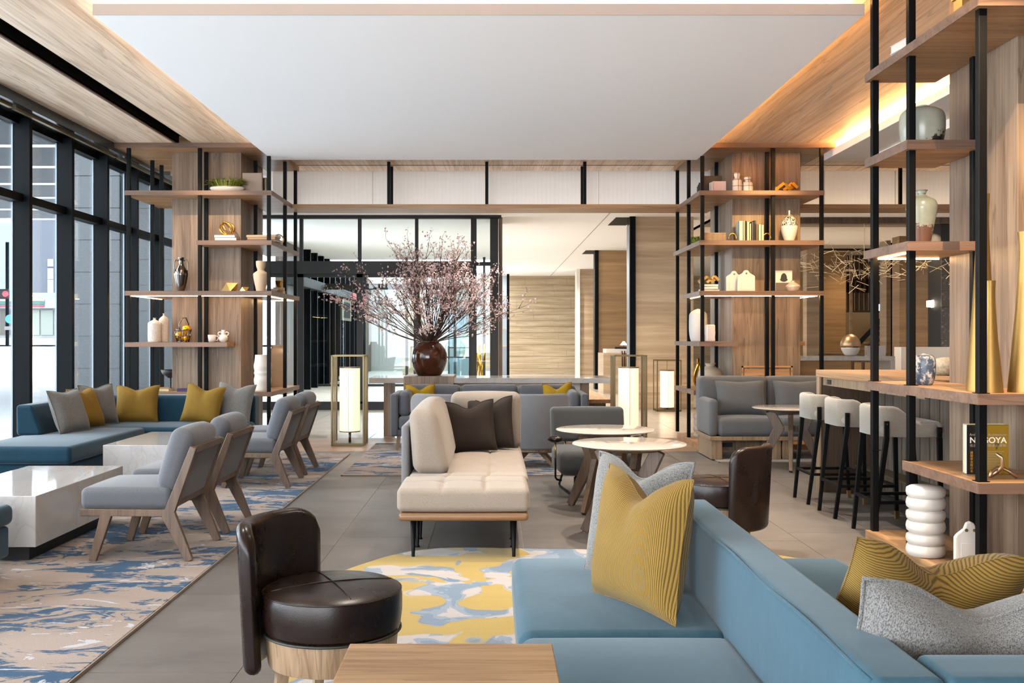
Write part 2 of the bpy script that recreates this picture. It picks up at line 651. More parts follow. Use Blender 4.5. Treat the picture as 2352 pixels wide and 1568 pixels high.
def tag(o, label, cat, group=None, kind=None):
    o['label'], o['category'] = label, cat
    if group:
        o['group'] = group
    if kind:
        o['kind'] = kind
    return o


def thing(name, label, cat, loc=(0, 0, 0), rz=0.0, group=None, rot=None):
    o = bpy.data.objects.new(name, None)
    o.empty_display_size = .1
    COL.objects.link(o)
    o.location = loc
    o.rotation_euler = rot if rot is not None else (0, 0, rz)
    return tag(o, label, cat, group)


def one(name, g, mat, label, cat, loc=(0, 0, 0), rz=0.0, smooth=False, bevel=0.0, group=None, rot=None):
    return tag(obj(name, g, mat, None, smooth, bevel, loc, rot if rot is not None else (0, 0, rz)), label, cat, group)


def struct(name, label, loc=(0, 0, 0)):
    o = bpy.data.objects.new(name, None)
    COL.objects.link(o)
    o.location = loc
    o['kind'] = 'structure'
    o['label'] = label
    return o


def sobj(name, g, mat, label=None, **kw):
    o = obj(name, g, mat, **kw)
    o['kind'] = 'structure'
    if label:
        o['label'] = label
    return o


def dup(root, loc, rz, label, group=None):
    r = root.copy()
    COL.objects.link(r)
    r.location, r.rotation_euler = loc, (0, 0, rz)
    r['label'] = label
    if group:
        r['group'] = group
    for ch in root.children:
        c = ch.copy()
        COL.objects.link(c)
        c.parent = r
        for g in ch.children:
            d = g.copy()
            COL.objects.link(d)
            d.parent = c
    return r


def inst(src, name, parent, loc=None, rot=None):
    o = src.copy()
    o.name = name
    COL.objects.link(o)
    o.parent = parent
    if loc is not None:
        o.location = loc
    if rot is not None:
        o.rotation_euler = rot
    return o


# ================================================================ THE ROOM
def tile_mat(name, a, b, spotc, rough, g=.52):
    t = NT(name)
    a, b, spotc = dk(a, g), dk(b, g), dk(spotc, g)
    v = t.coords((1, 1.6, 1), True)
    g = t.noise(v, 2.2, 5, .6, .3)
    f = t.noise(t.coords((14, 50, 10), True), 1.0, 4, .6)
    c = t.ramp(g, [(.3, b), (.7, a)])
    c = t.mix(.35, c, t.ramp(f, [(.35, (.72, .7, .68, 1)), (.65, (1.05, 1.05, 1.05, 1))]), 'MULTIPLY')
    s = t.noise(t.coords((30, 30, 30), True), 1.0, 6, .8)
    c = t.mix(t.ramp(s, [(.665, (0, 0, 0, 1)), (.70, (.9, .9, .9, 1))]), c, spotc)
    oi = t.n('ObjectInfo')
    c = t.mix(.3, c, t.ramp(oi.outputs['Random'], [(0, (.8, .8, .8, 1)), (1, (1.1, 1.1, 1.1, 1))]), 'MULTIPLY')
    t.col(c)
    t.set(rough=rough, spec=.3)
    t.bump(f, .08, .001)
    return t.m


M['tile'] = tile_mat('grey_brown_floor_tile', srgb(130, 124, 120), srgb(110, 104, 100), srgb(190, 184, 176), .48)
M['tile_pale'] = tile_mat('pale_limestone_tile', srgb(212, 204, 192), srgb(196, 186, 172), srgb(225, 220, 210), .22, .72)
M['grout'] = plain('pale_grout', srgb(138, 130, 120), .8)

floor = sobj('floor', box(-4.85, 10.2, -6, 13.1, -.2, -.003), 'grout', 'lounge floor of large grey brown stone tiles laid staggered')
tw, tl, gap = .6, 1.2, .0032
tsrc = None
for i in range(-7, 7):
    x0 = -.4 + .6 * i
    y = 2.6 - ((-.27 * i + .53) % 1.2)
    while y < 11.55:
        ya, yb = max(y, 2.0), min(y + tl, 11.55)
        if yb - ya > .05:
            if yb - ya < tl - .001 or tsrc is None:
                o = obj('tile', box(gap / 2, tw - gap / 2, gap / 2, yb - ya - gap / 2, -.012, 0), 'tile', floor, loc=(x0, ya, 0))
                if yb - ya > tl - .001:
                    tsrc = o
            else:
                inst(tsrc, 'tile', floor, (x0, ya, 0))
        y += tl
obj('tile_field', add(box(-4.85, -4.6, -6, 11.55, -.02, 0), box(3.8, 10.2, -6, 11.55, -.02, 0), box(-4.6, 3.8, -6, 2.0, -.02, 0)), 'tile', floor)
obj('wood_strip', box(-4.85, 10.2, 11.55, 13.1, -.02, .001), 'wood_floor', floor)

floor2 = sobj('floor', box(-4.85, 12.5, 13.1, 44, -.2, -.003), 'grout', 'pale limestone floor running from the lounge to the entrance')
tsrc = None
for i in range(-7, 6):
    for j in range(9):
        x0, y0 = -.4 + .6 * i, 13.1 + 1.2 * j
        if tsrc is None:
            tsrc = obj('tile', box(gap, tw - gap, gap, tl - gap, -.012, 0), 'tile_pale', floor2, loc=(x0, y0, 0))
        else:
            inst(tsrc, 'tile', floor2, (x0, y0, 0))
obj('tile_field', add(box(-4.85, 12.5, 23.9, 44, -.02, 0), box(3.2, 12.5, 13.1, 23.9, -.02, 0), box(-4.85, -4.6, 13.1, 23.9, -.02, 0)), 'tile_pale', floor2)

# ceiling: wood veneer above, white panels floating below it
CW = 3.60
ceil = struct('ceiling', 'wood veneered ceiling with a dark recessed slot')
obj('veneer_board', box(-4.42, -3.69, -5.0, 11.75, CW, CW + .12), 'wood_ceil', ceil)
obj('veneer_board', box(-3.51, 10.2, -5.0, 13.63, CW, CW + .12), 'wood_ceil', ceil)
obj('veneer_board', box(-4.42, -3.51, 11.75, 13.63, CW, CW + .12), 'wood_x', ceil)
obj('slot_channel', add(box(-3.70, -3.50, -5.0, 11.75, CW + .10, CW + .14), box(-3.70, -3.688, -5.0, 11.75, CW + .02, CW + .12), box(-3.512, -3.50, -5.0, 11.75, CW + .02, CW + .12)), 'steel', ceil)
obj('slot_lip', box(-3.712, -3.69, -5.0, 11.74, CW - .012, CW + .02), 'wood_edge', ceil)
obj('groove', box(-2.6, 10, 13.19, 13.205, CW - .004, CW + .01), 'black', ceil)
obj('roof_deck', add(box(-4.9, 12.5, -5.0, 28.6, 4.6, 4.8), box(.1, 12.5, 28.6, 44, 4.6, 4.8)), 'white', ceil)
pan = sobj('ceiling', box(-2.637, 2.46, 6.59, 11.96, 3.45, 3.522), 'white', 'large white floating ceiling panel with hidden cove light', bevel=.004)
obj('fascia', box(-2.637, 2.46, 6.582, 6.589, 3.449, 3.523), plain('toned_fascia', srgb(176, 162, 152), .8), pan)  # darker strip, shade put into the colour of the overlit panel edge
pan2 = sobj('ceiling', box(4.0, 9.6, 4.6, 12.05, 3.45, 3.535), 'white_warm', 'second white floating ceiling panel glowing along its edge', bevel=.004)
obj('drop', box(4.45, 9.4, 5.0, 11.6, 3.36, 3.45), 'white_warm', pan2)

# window soffit of dark metal and its light rail
sof = sobj('trim_1', box(-4.86, -4.42, -5.0, 18.3, 3.50, 3.72), 'soffit_metal', 'dark metal soffit above the window wall')
for k in range(4):
    obj('light_rail', box(-4.545, -4.505, 4.2 + 2.62 * k, 6.75 + 2.62 * k, 3.478, 3.5), 'brass_dull', sof)

# window wall
w1 = struct('window_1', 'tall street window wall with deep dark metal fins')
XG = -4.75
fin = glint = None
ys = [9.89 + k for k in range(-8, 9)]
for k, y in enumerate(ys):
    if fin is None:
        fin = obj('mullion', box(-.02, .165, 0, .06, 0, 3.5), 'frame', w1, loc=(XG, y, 0), bevel=.002)
        glint = obj('glass_glint', box(-.016, -.002, -.006, .0, 0, 3.5), 'fin_edge', fin)  # reflection along the glass edge, put in as a pale strip
    else:
        f2 = inst(fin, 'mullion', w1, (XG, y, 0))
        inst(glint, 'glass_glint', f2)
obj('transom', box(XG - .03, XG + .10, 1.5, 18.2, 2.665, 2.745), 'frame', w1)
obj('head', box(XG - .05, XG + .06, 1.5, 18.2, 3.44, 3.52), 'frame', w1)
obj('sill', box(XG - .05, XG + .12, 1.5, 18.2, 0, .10), 'frame', w1)
p_lo = p_hi = None
for y in ys[:-1]:
    if p_lo is None:
        p_lo = obj('pane', box(-.012, -.002, .06, 1.0, .10, 2.665), 'glass', w1, loc=(XG, y, 0))
        p_hi = obj('pane', box(-.012, -.002, .06, 1.0, 2.745, 3.44), 'glass', w1, loc=(XG, y, 0))
    else:
        inst(p_lo, 'pane', w1, (XG, y, 0))
        inst(p_hi, 'pane', w1, (XG, y, 0))

# entrance glazing at the far end
YE = 18.2
w2 = struct('window_2', 'black framed glazed entrance screen behind the long table')
FR = [(-4.75, .12, 3.50, 3.56), (-4.75, -.05, 2.47, 2.71)]
obj('head_rail', box(-4.75, .17, YE - .05, YE + .1, 3.49, 3.56), 'black', w2)
obj('door_header', box(-4.75, -.31, YE - .08, YE + .12, 2.48, 2.71), 'black', w2)
obj('side_header', box(-.31, .05, YE - .03, YE + .05, 2.63, 2.70), 'black', w2)
obj('threshold', box(-4.75, -.3, YE - .02, YE + .1, 0, .115), 'black', w2)
for px_, w_ in ((692, .06), (826, .06), (957, .06)):
    x = wx(px_, YE)
    obj('mullion', box(x - w_ / 2, x + w_ / 2, YE - .02, YE + .06, 2.71, 3.5), 'black', w2)
for x, w_ in ((wx(1088, YE), .105), (wx(1135, YE), .15)):
    obj('post', box(x - w_ / 2, x + w_ / 2, YE - .05, YE + .1, 0, 3.5), 'black', w2)
for a, b in ((-4.75, wx(692, YE)), (wx(692, YE), wx(826, YE)), (wx(826, YE), wx(957, YE)), (wx(957, YE), wx(1084, YE))):
    obj('pane', box(a + .03, b - .03, YE + .01, YE + .02, 2.71, 3.5), 'glass_t', w2)
obj('pane', box(wx(1094, YE), wx(1128, YE), YE + .01, YE + .02, .1, 2.63), 'glass_t', w2)
obj('pane', box(wx(1094, YE), wx(1128, YE), YE + .01, YE + .02, 2.7, 3.5), 'glass_t', w2)
d1 = struct('door_1', 'black framed glass entrance doors')
for a, b in ((wx(690, YE), wx(826, YE)), (wx(826, YE), wx(957, YE)), (wx(957, YE), wx(1084, YE)), (-4.7, wx(690, YE))):
    lf = obj('door_leaf', add(box(a, a + .055, YE, YE + .05, .1, 2.48), box(b - .055, b, YE, YE + .05, .1, 2.48), box(a, b, YE, YE + .05, 2.42, 2.48), box(a, b, YE, YE + .05, .1, .15)), 'black', d1)
    obj('pane', box(a + .055, b - .055, YE + .02, YE + .03, .15, 2.42), 'glass_t', lf)

# vestibule and courtyard behind the entrance
YV = 27.0
w3 = struct('window_3', 'second black framed glass screen beyond the entrance')
obj('head_rail', box(-4.75, .1, YV, YV + .1, 3.28, 3.33), 'black', w3)
obj('door_header', box(-4.75, -.35, YV, YV + .1, 2.62, 2.78), 'black', w3)
for px_ in (934, 1045, 1112):
    x = wx(px_, YV)
    obj('post', box(x - .035, x + .035, YV, YV + .08, 0, 3.5), 'black', w3)
for px_ in (840, 928, 1016):
    x = wx(px_, YV)
    obj('mullion', box(x - .02, x + .02, YV, YV + .06, 2.78, 3.3), 'black', w3)
obj('threshold', box(-4.75, -.2, YV, YV + .1, 0, .06), 'black', w3)
obj('pane', box(-4.7, wx(1112, YV), YV + .03, YV + .04, .06, 2.62), 'glass_t', w3)
wl = sobj('wall_left', box(-5.0, -4.78, 23.0, 43, 0, 3.6), 'wood_dark', 'dark boarded wall with bright upright strips beyond the entrance')
st = None
for k in range(12):
    y = 24.8 + k
    if st is None:
        st = obj('light_slat', box(-4.78, -4.72, 0, .07, .25, 3.0), 'fin_edge', wl, loc=(0, y, 0))
        fn_ = obj('fin', box(-4.78, -4.60, .45, .55, 0, 3.55), 'frame', wl, loc=(0, y, 0))
    else:
        inst(st, 'light_slat', wl, (0, y, 0))
        inst(fn_, 'fin', wl, (0, y, 0))
obj('ledge', box(-4.78, -4.5, 23.0, 43, 2.55, 2.78), 'black', wl)
fp = tag(obj('reflected_picture', box(-4.60, -4.57, 30.4, 32.4, 1.85, 2.5), 'brass_dull'), 'reflection of a dark framed picture built on the glazed passage wall', 'picture')  # reflection in the glass, built as a solid panel
obj('print', box(-4.57, -4.565, 30.7, 32.1, 1.93, 2.42), 'frame', fp)
one('shop_sign_band', box(-4.5, -4.47, 32.0, 35.5, 2.57, 2.76), plain('red_lit_band', srgb(150, 30, 34), .5), 'red strip sign on the dark passage wall', 'sign')

# stone walls along the far passage
ws = sobj('wall_right', box(wx(1459, 18.4), wx(1593, 18.4), 18.4, 19.0, 0, 3.55), 'stone', 'broad stone faced pier beside the small far lantern', bevel=.004)
obj('edge_post', box(wx(1446, 18.4), wx(1459, 18.4), 18.35, 18.7, 0, 3.55), 'frame', ws)
obj('edge_trim', box(wx(1444.5, 18.4), wx(1446, 18.4), 18.36, 18.7, 0, 3.4), 'fin_edge', ws)
ws2 = sobj('wall_right', box(wx(1375, 25.5), wx(1460, 25.5), 25.5, 26.2, 0, 3.56), 'stone_b', 'honey coloured stone pier further down the passage')
obj('edge_post', box(wx(1366, 25.5), wx(1374, 25.5), 25.45, 25.8, 0, 3.56), 'steel', ws2)
ws3 = sobj('wall_right', box(wx(1332, 32.5), wx(1372, 32.5), 32.5, 33.2, 0, 3.56), 'stone', 'narrow stone pier near the end of the passage')
obj('edge_trim', box(wx(1324, 32.5), wx(1332, 32.5), 32.45, 33.0, 0, 3.56), 'white_warm', ws3)
sobj('wall_far', box(-5, .1, 39.5, 39.8, 0, 3.9), plain('courtyard_render', srgb(150, 146, 138), .8), 'pale rendered wall closing the courtyard')
wf = sobj('wall_far', box(.1, 12.4, 36.1, 36.4, 0, 3.7), 'stone_t', 'far wall of long travertine tiles')
rowh = .215
tcache = {}
for r in range(17):
    z = r * rowh
    x = .30 - rnd.choice([.0, .35, .6])
    while x < 3.4:
        wd = rnd.choice([.75, .95, 1.2])
        key = (wd, r % 4)
        off = [0, .012, .004, .018][r % 4]
        if key not in tcache:
            tcache[key] = obj('tile', box(.003, wd - .003, -.03 - off, 0, .003, rowh - .003), 'stone_t', wf, loc=(x, 36.1, z), bevel=0)
        else:
            inst(tcache[key], 'tile', wf, (x, 36.1, z))
        x += wd
wd_ = struct('window_4', 'narrow dark framed window at the end of the passage')
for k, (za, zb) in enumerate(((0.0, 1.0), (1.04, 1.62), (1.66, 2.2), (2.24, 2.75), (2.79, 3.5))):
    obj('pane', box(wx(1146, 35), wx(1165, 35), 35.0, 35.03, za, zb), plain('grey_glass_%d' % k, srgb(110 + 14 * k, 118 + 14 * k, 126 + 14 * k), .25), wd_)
obj('frame', add(box(wx(1164, 35), wx(1170, 35), 34.97, 35.06, 0, 3.56), box(wx(1144, 35), wx(1148, 35), 34.97, 35.06, 0, 3.56)), 'frame', wd_)
obj('casing', box(wx(1145, 19.2), wx(1153, 19.2), 18.5, 19.6, 0, 3.55), 'wood_v', wd_)

# ceiling of the far rooms
c2 = struct('ceiling', 'smooth pale ceiling over the passage and reception')
obj('plaster_board', add(box(-4.85, 4.2, 13.7, 28.6, 3.55, 3.75), box(.1, 4.2, 28.6, 44, 3.55, 3.75)), 'white', c2)
obj('plaster_board', box(4.2, 12.5, 13.7, 18.5, 3.55, 3.75), 'white', c2)
obj('plaster_board', box(4.2, 12.5, 24.0, 44, 3.55, 4.6), 'white_warm', c2)
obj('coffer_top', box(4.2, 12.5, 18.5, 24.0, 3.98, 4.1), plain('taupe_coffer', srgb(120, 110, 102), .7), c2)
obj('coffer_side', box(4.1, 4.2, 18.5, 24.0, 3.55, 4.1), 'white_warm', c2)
obj('dark_band', box(4.2, 12.5, 18.48, 18.56, 3.44, 3.56), 'wood_dark', c2)
obj('air_slot', box(5.0, 12.0, 25.0, 25.5, 3.54, 3.56), 'steel', c2)
obj('joint_line', box(2.105, 2.118, 14, 36, 3.546, 3.551), 'grout', c2)
obj('recess', box(2.3, 2.66, 18.5, 19.8, 3.545, 3.556), 'steel', c2)
obj('recess', box(2.4, 2.78, 25.5, 26.6, 3.545, 3.556), 'steel', c2)


def stripes(name, c):
    t = NT(name)
    w = t.n('TexWave', wave_type='BANDS', bands_direction='X', wave_profile='SAW')
    w.inputs['Scale'].default_value = 5.5
    t.l(t.coords((1, 1, 1), True), w.inputs['Vector'])
    f = t.noise(t.coords((120, 1, 2), True), 1.0, 2)
    c2_ = t.ramp(w.outputs['Fac'], [(0, dk(c, .86)), (.08, c), (1, c)])
    t.col(t.mix(.4, c2_, t.ramp(f, [(.3, (.88, .88, .88, 1)), (.7, (1, 1, 1, 1))]), 'MULTIPLY'))
    t.set(rough=.7)
    return t.m


M['stripe'] = stripes('ribbed_white_wallcovering', srgb(236, 234, 230))
bk = struct('wall_header', 'white ribbed header panels hung above the wooden beam')
for a, b in ((-3.0, -1.638), (-1.630, 1.457), (1.465, 4.55), (4.56, 5.52), (5.53, 9.9)):
    obj('panel', box(a, b, 13.66, 13.70, 3.08, 3.66), 'stripe', bk)

# wood clad pillars inside the shelving
for nm, x0, x1, y0, y1, lab in (('wall_pillar_left', -3.85, -3.02, 12.0, 13.14, 'wood clad pillar inside the shelving by the window'),
                                ('wall_pillar_middle', 2.89, 3.71, 12.0, 13.2, 'wood clad pillar behind the grey loveseat'),
                                ('wall_pillar_right', 2.89, 4.0, 5.48, 6.30, 'wood clad pillar inside the shelving by the bar')):
    p = struct(nm, lab)
    xm = x0 + (x1 - x0) * .5
    obj('panel', box(x0, xm - .0015, y0, y1, 0, CW), 'wood_v', p, bevel=.002)
    obj('panel', box(xm + .0015, x1, y0, y1, 0, CW), 'wood_v', p, bevel=.002)
    if 'middle' in nm:
        z0, z1 = .3, wz(840, 12)
        xa, xb = wx(1703, 12), wx(1820, 12)
        fr = obj('hatch', add(box(xa, xb, y0 - .012, y0, z1 - .02, z1), box(xa, xa + .02, y0 - .012, y0, z0, z1), box(xb - .02, xb, y0 - .012, y0, z0, z1), box(xa + .035, xb - .035, y0 - .008, y0, z0, z1 - .04)), 'wood_x', p)
sobj('wall_back', box(.6, 10.2, -5.2, -5.0, 0, 3.9), 'white_warm', 'pale unseen wall added behind the viewer to cut frontal light')  # out of view, added to block part of the frontal skylight
# outer walls of the far right room
sobj('wall_right', box(12.3, 12.5, -6, 44, 0, 4.6), 'stone', 'outer stone wall on the reception side')
sobj('wall_right', box(9.9, 10.2, -6, 13.6, 0, 3.9), 'white_warm', 'pale side wall of the lounge beyond the bar')


# ================================================================ THE STREET OUTSIDE
M['pave'] = plain('pale_paving', srgb(206, 207, 210), .8)
M['road'] = plain('grey_road', srgb(96, 100, 106), .8)
M['granite'] = speckle('grey_granite', srgb(46, 54, 62), srgb(66, 74, 84), 60, .45, .6, .25)
M['soffit'] = plain('dark_soffit_board', srgb(46, 52, 60), .6)
M['bright'] = plain('white_soffit', srgb(150, 156, 162), .7)
M['bldg'] = plain('grey_cladding', srgb(66, 70, 80), .7)
M['bldg_w'] = plain('white_facade', srgb(128, 130, 132), .7)
V = [(-60, -30, -.02), (-4.86, -30, -.02), (-4.86, 18, -.02), (-60, 18, .05), (-4.86, 75, 1.4), (-60, 75, 1.4), (-4.86, 130, 1.4), (-75, 130, 1.4)]
gr = sobj('ground', (V, [(0, 1, 2, 3), (3, 2, 4, 5), (5, 4, 6, 7)]), 'pave', 'pale street paving outside the window')
obj('road', ([(-60, 52, .93), (-4.9, 52, .93), (-4.9, 66, 1.23), (-60, 66, 1.23)], [(0, 1, 2, 3)]), 'road', gr)
can = struct('canopy', 'dark panelled canopy soffit over the pavement')
obj('soffit_board', box(-22, -5.4, 13.2, 26.6, 4.5, 4.7), 'soffit', can)
ls = None
for k in range(7):
    y = 14.4 + 2.04 * k
    if ls is None:
        ls = obj('light_line', box(-22, -5.5, 0, .10, 4.475, 4.5), emit('cool_line_light', srgb(220, 232, 245), .6), can, loc=(0, y, 0))
    else:
        inst(ls, 'light_line', can, (0, y, 0))
sobj('overpass', add(box(-60, -8, 34, 52, 9.0, 9.6), box(-60, -8, 40, 40.8, 8.3, 9.0), box(-60, -8, 47, 47.8, 8.5, 9.0)), 'bright', 'white underside of an overpass across the street')
for n, (xa, xb, ya) in enumerate(((-5.84, -5.2, 13.9), (-6.2, -5.5, 17.4))):
    cr = tag(obj('granite_column', box(xa, xb, ya, ya + .7, -.02, 4.5), 'granite'), ['grey granite clad column close outside the street window', 'second granite clad column further along the pavement'][n], 'column')
    pn = None
    for k in range(9):
        if pn is None:
            pn = obj('stone_panel', box(xa - .02, xb + .02, ya - .03, ya + .72, .006, .44), 'granite', cr, loc=(0, 0, .0))
        else:
            inst(pn, 'stone_panel', cr, (0, 0, .446 * k))
YS = 70.0
sh = thing('corner_shop', 'small street corner shop with coloured striped fascia', 'shop', (0, YS, 0))
xa, xb = wx(-60, YS), wx(182, YS)
obj('wall', box(xa, xb, 0, 8, 1.3, wz(672, YS)), 'bldg_w', sh)
obj('fascia', box(xa, xb, -.5, 0, wz(708, YS), wz(688, YS)), 'bldg_w', sh)
for (v0, v1), c in zip(((692, 688), (699, 693), (705, 701)), (srgb(240, 190, 170), srgb(60, 150, 140), srgb(200, 80, 110))):
    obj('stripe', box(xa, wx(110, YS), -.56, -.5, wz(v0, YS), wz(v1, YS)), plain('sign_stripe', dk(c, .35), .5), sh)
sh_x = xa
k = 0
while sh_x < xb - 1.0:
    c = rnd.choice([srgb(206, 190, 160), srgb(120, 110, 100), srgb(190, 200, 190), srgb(220, 214, 190), srgb(96, 108, 112), srgb(200, 170, 120)])
    obj('display_pane', box(sh_x, sh_x + .85, -.1, .0, 1.5, wz(712, YS)), plain('shop_window', dk(c, .3), .3), sh)
    sh_x += .95
    k += 1
bd = thing('grey_building', 'grey clad building with a column of white windows', 'building', (0, 86, 0))
obj('wall', box(wx(66, 86), wx(127, 86), 0, 8, 1.4, 12), 'bldg', bd)
for v0, v1 in ((612, 595), (641, 616), (672, 642)):
    obj('window', box(wx(111, 86), wx(123, 86), -.15, 0, wz(v0, 86), wz(v1, 86)), 'bldg_w', bd)
one('white_building', box(wx(150, 100), wx(600, 100), 0, 8, 1.4, 6.3), 'bldg_w', 'low white building behind the granite column', 'building', (0, 100, 0))
one('pale_tower', box(wx(-120, 110), wx(30, 110), 0, 8, 1.4, 14), plain('pale_glass_tower', srgb(92, 104, 114), .3), 'pale glass tower behind the traffic signal', 'building', (0, 110, 0))
tl_ = thing('traffic_signal', 'traffic signal post with a blue arrow sign', 'traffic light', (wx(17, 50), 50, .9))
obj('pole', tube([(0, 0, 0), (0, 0, 5.2)], .09, 8), 'frame', tl_, smooth=True)
obj('signal_box', rbox(-.55, .15, -.2, 0, 2.35, 2.85, .08), 'black', tl_, smooth=True)
obj('red_lamp', lathe([(.0, 0), (.15, 0), (.13, .05), (0, .08)], 16), emit('red_signal', srgb(230, 60, 70), 1.5), tl_, loc=(.0, -.2, 2.6), rot=(PI / 2, 0, 0))
sg = obj('arrow_sign', lathe([(0, 0), (.22, 0), (.22, .02), (0, .02)], 24), plain('sign_blue', srgb(40, 150, 205), .4), tl_, loc=(.18, -.12, 1.35), rot=(PI / 2, 0, 0))
obj('arrow', plate([(-.025, -.13), (.025, -.13), (.025, .04), (.08, .04), (0, .14), (-.08, .04), (-.025, .04)], -.006, 0), 'bldg_w', sg, loc=(0, 0, .026), rot=(-PI / 2, 0, 0))
obj('name_plate', box(-.1, .4, -.1, -.08, .8, .98), 'bldg_w', tl_)


# ================================================================ SHELVING UNITS
POLE = .042


def pole(parent, x, y, z0=.07, z1=CW - .055):
    p = obj('pole', box(x - POLE / 2, x + POLE / 2, y - POLE / 2, y + POLE / 2, z0, z1), 'steel', parent, bevel=.003)
    return p


def shelf(parent, z, rects, th=.052, led=None, bands=()):
    s = obj('shelf', add(*[box(x0, x1, y0, y1, z - th, z) for x0, x1, y0, y1 in rects]), 'wood_x', parent)
    for x0, x1, y0, y1 in bands:
        obj('edge_band', box(x0, x1, y0, y1, z - th - .001, z + .001), 'wood_edge', s)
    for x0, x1, y0, y1 in (led or ()):
        obj('light_strip', box(x0, x1, y0, y1, z - th - .007, z - th), 'led', s)
    return s


Y0, Y1 = 11.67, 13.34
# left unit, round the pillar by the window
lu = thing('shelving_unit', 'open walnut shelving on black poles around the pillar by the windows', 'shelving', (0, 0, 0))
xl, xr, pl, pr = -4.30, -2.58, -3.855, -3.015
obj('plinth', add(box(xl, xr, Y0, 11.99, 0, .07), box(pr, xr, 11.99, Y1, 0, .07), box(xl, pl, 11.99, Y1, 0, .07)), 'wood_x', lu)
shelf(lu, CW - .002, [(-4.42, xr, Y0, 11.995), (pr, xr, 11.995, Y1), (-4.42, pl, 11.995, Y1)], .055, bands=[(-4.42, xr, Y0 - .003, Y0)])
shelf(lu, 3.04, [(xl, xr, Y0, 11.995), (pr, xr, 11.995, 12.86), (xl, pl, 11.995, 12.9)], bands=[(xl, xr, Y0 - .003, Y0), (xr, xr + .003, Y0, 12.86)])
shelf(lu, 2.457, [(-3.46, xr, Y0, 11.995), (pr, xr, 11.995, Y1)], bands=[(-3.46, xr, Y0 - .003, Y0), (xr, xr + .003, Y0, Y1)])
shelf(lu, 1.865, [(xl, xr, Y0, 11.995), (pr, xr, 11.995, Y1), (xl, pl, 11.995, 12.9)],
      led=[(-4.25, -2.63, 11.735, 11.75), (-2.66, -2.645, 11.75, 13.28), (-4.25, -4.235, 11.75, 12.8), (-2.98, -2.64, 13.28, 13.295)],
      bands=[(xl, xr, Y0 - .003, Y0), (xr, xr + .003, Y0, Y1)])
shelf(lu, 1.264, [(xl, -3.10, Y0, 11.995), (xl, pl, 11.995, 12.9)], bands=[(xl, -3.10, Y0 - .003, Y0)])
shelf(lu, .683, [(xl, xr, Y0, 11.995), (pr, xr, 11.995, Y1), (xl, pl, 11.995, 12.9)], bands=[(xl, xr, Y0 - .003, Y0), (xr, xr + .003, Y0, Y1)])
for x, y, zt in ((-4.265, 11.71, None), (-3.43, 11.71, None), (-2.62, 11.71, 3.45), (-3.43, 11.965, None), (-2.62, 12.62, None),
                 (-2.62, 13.29, None), (-4.265, 12.52, None), (-2.975, 12.55, None), (-4.265, 12.87, None)):
    pole(lu, x, y, .07, zt or CW - .055)

# middle unit, behind the loveseat
mu = thing('shelving_unit', 'open walnut shelving on black poles behind the grey loveseat', 'shelving', (0, 0, 0))
xl, xr, pl, pr = 2.43, 3.89, 2.885, 3.715
obj('plinth', add(box(xl, 3.93, Y0, 11.99, 0, .07), box(xl, pl, 11.99, 13.1, 0, .07), box(pr, 3.93, 11.99, 13.1, 0, .07)), 'wood_x', mu)
shelf(mu, CW - .002, [(xl + .03, 4.02, Y0, 11.995), (xl, pl, 11.995, Y1), (pr, 4.02, 11.995, Y1)], .055, bands=[(xl + .03, 4.02, Y0 - .003, Y0)])
shelf(mu, 3.04, [(xl, xr, Y0, 11.995), (xl, pl, 11.995, 12.86), (pr, xr, 11.995, 12.86)], bands=[(xl, xr, Y0 - .003, Y0), (xl - .003, xl, Y0, 12.86)])
shelf(mu, 2.457, [(xl, xr, Y0, 11.995), (xl, pl, 11.995, Y1), (pr, xr, 11.995, Y1)], bands=[(xl, xr, Y0 - .003, Y0), (xl - .003, xl, Y0, Y1)])
shelf(mu, 1.865, [(xl, xr, Y0, 11.995), (xl, pl, 11.995, 12.66), (pr, xr, 11.995, 12.66)],
      led=[(2.49, 3.83, 11.735, 11.75), (2.485, 2.50, 11.75, 12.6), (3.81, 3.825, 11.75, 12.6)],
      bands=[(xl, xr, Y0 - .003, Y0), (xl - .003, xl, Y0, 12.66)])
shelf(mu, 1.272, [(xl, 2.88, Y0, 11.995), (xl, pl, 11.995, 13.25), (pr, xr, 12.4, 13.25)], bands=[(xl, 2.88, Y0 - .003, Y0), (xl - .003, xl, Y0, 13.25)])
shelf(mu, .683, [(xl, pl, 11.99, 13.25), (pr, xr, 11.99, 13.25)], bands=[(xl - .003, xl, 11.99, 13.25), (xl, pl, 11.987, 11.99)])
for x, y, zt in ((2.47, 11.71, 3.45), (3.30, 11.71, None), (3.87, 11.71, None), (3.30, 11.965, None), (2.47, 12.52, None), (2.47, 13.28, None),
                 (2.85, 12.67, None), (3.87, 12.6, None), (3.87, 13.2, None)):
    pole(mu, x, y, .07, zt or CW - .055)

# near unit, by the bar
nu = thing('shelving_unit', 'tall open walnut shelving on black poles beside the bar stools', 'shelving', (0, 0, 0))
xl, pl, ya, yb = 2.43, 2.885, 4.98, 6.49
obj('plinth', add(box(xl, 4.2, ya - .06, 5.475, 0, .07), box(xl, pl, 5.475, yb, 0, .07)), 'wood_y', nu, bevel=.002)
shelf(nu, 3.03, [(xl, 4.2, ya, 5.475), (xl, pl, 5.475, yb)], bands=[(xl - .003, xl, ya, yb), (xl, 4.2, ya - .003, ya)])
shelf(nu, 2.475, [(xl, pl, 5.83, yb)], bands=[(xl - .003, xl, 5.83, yb), (xl, pl, 5.827, 5.83)])
shelf(nu, 1.882, [(xl, pl, 5.83, yb)], led=[(2.485, 2.50, 5.9, 6.42), (2.50, 2.88, 6.42, 6.435)], bands=[(xl - .003, xl, 5.83, yb), (xl, pl, 5.827, 5.83)])
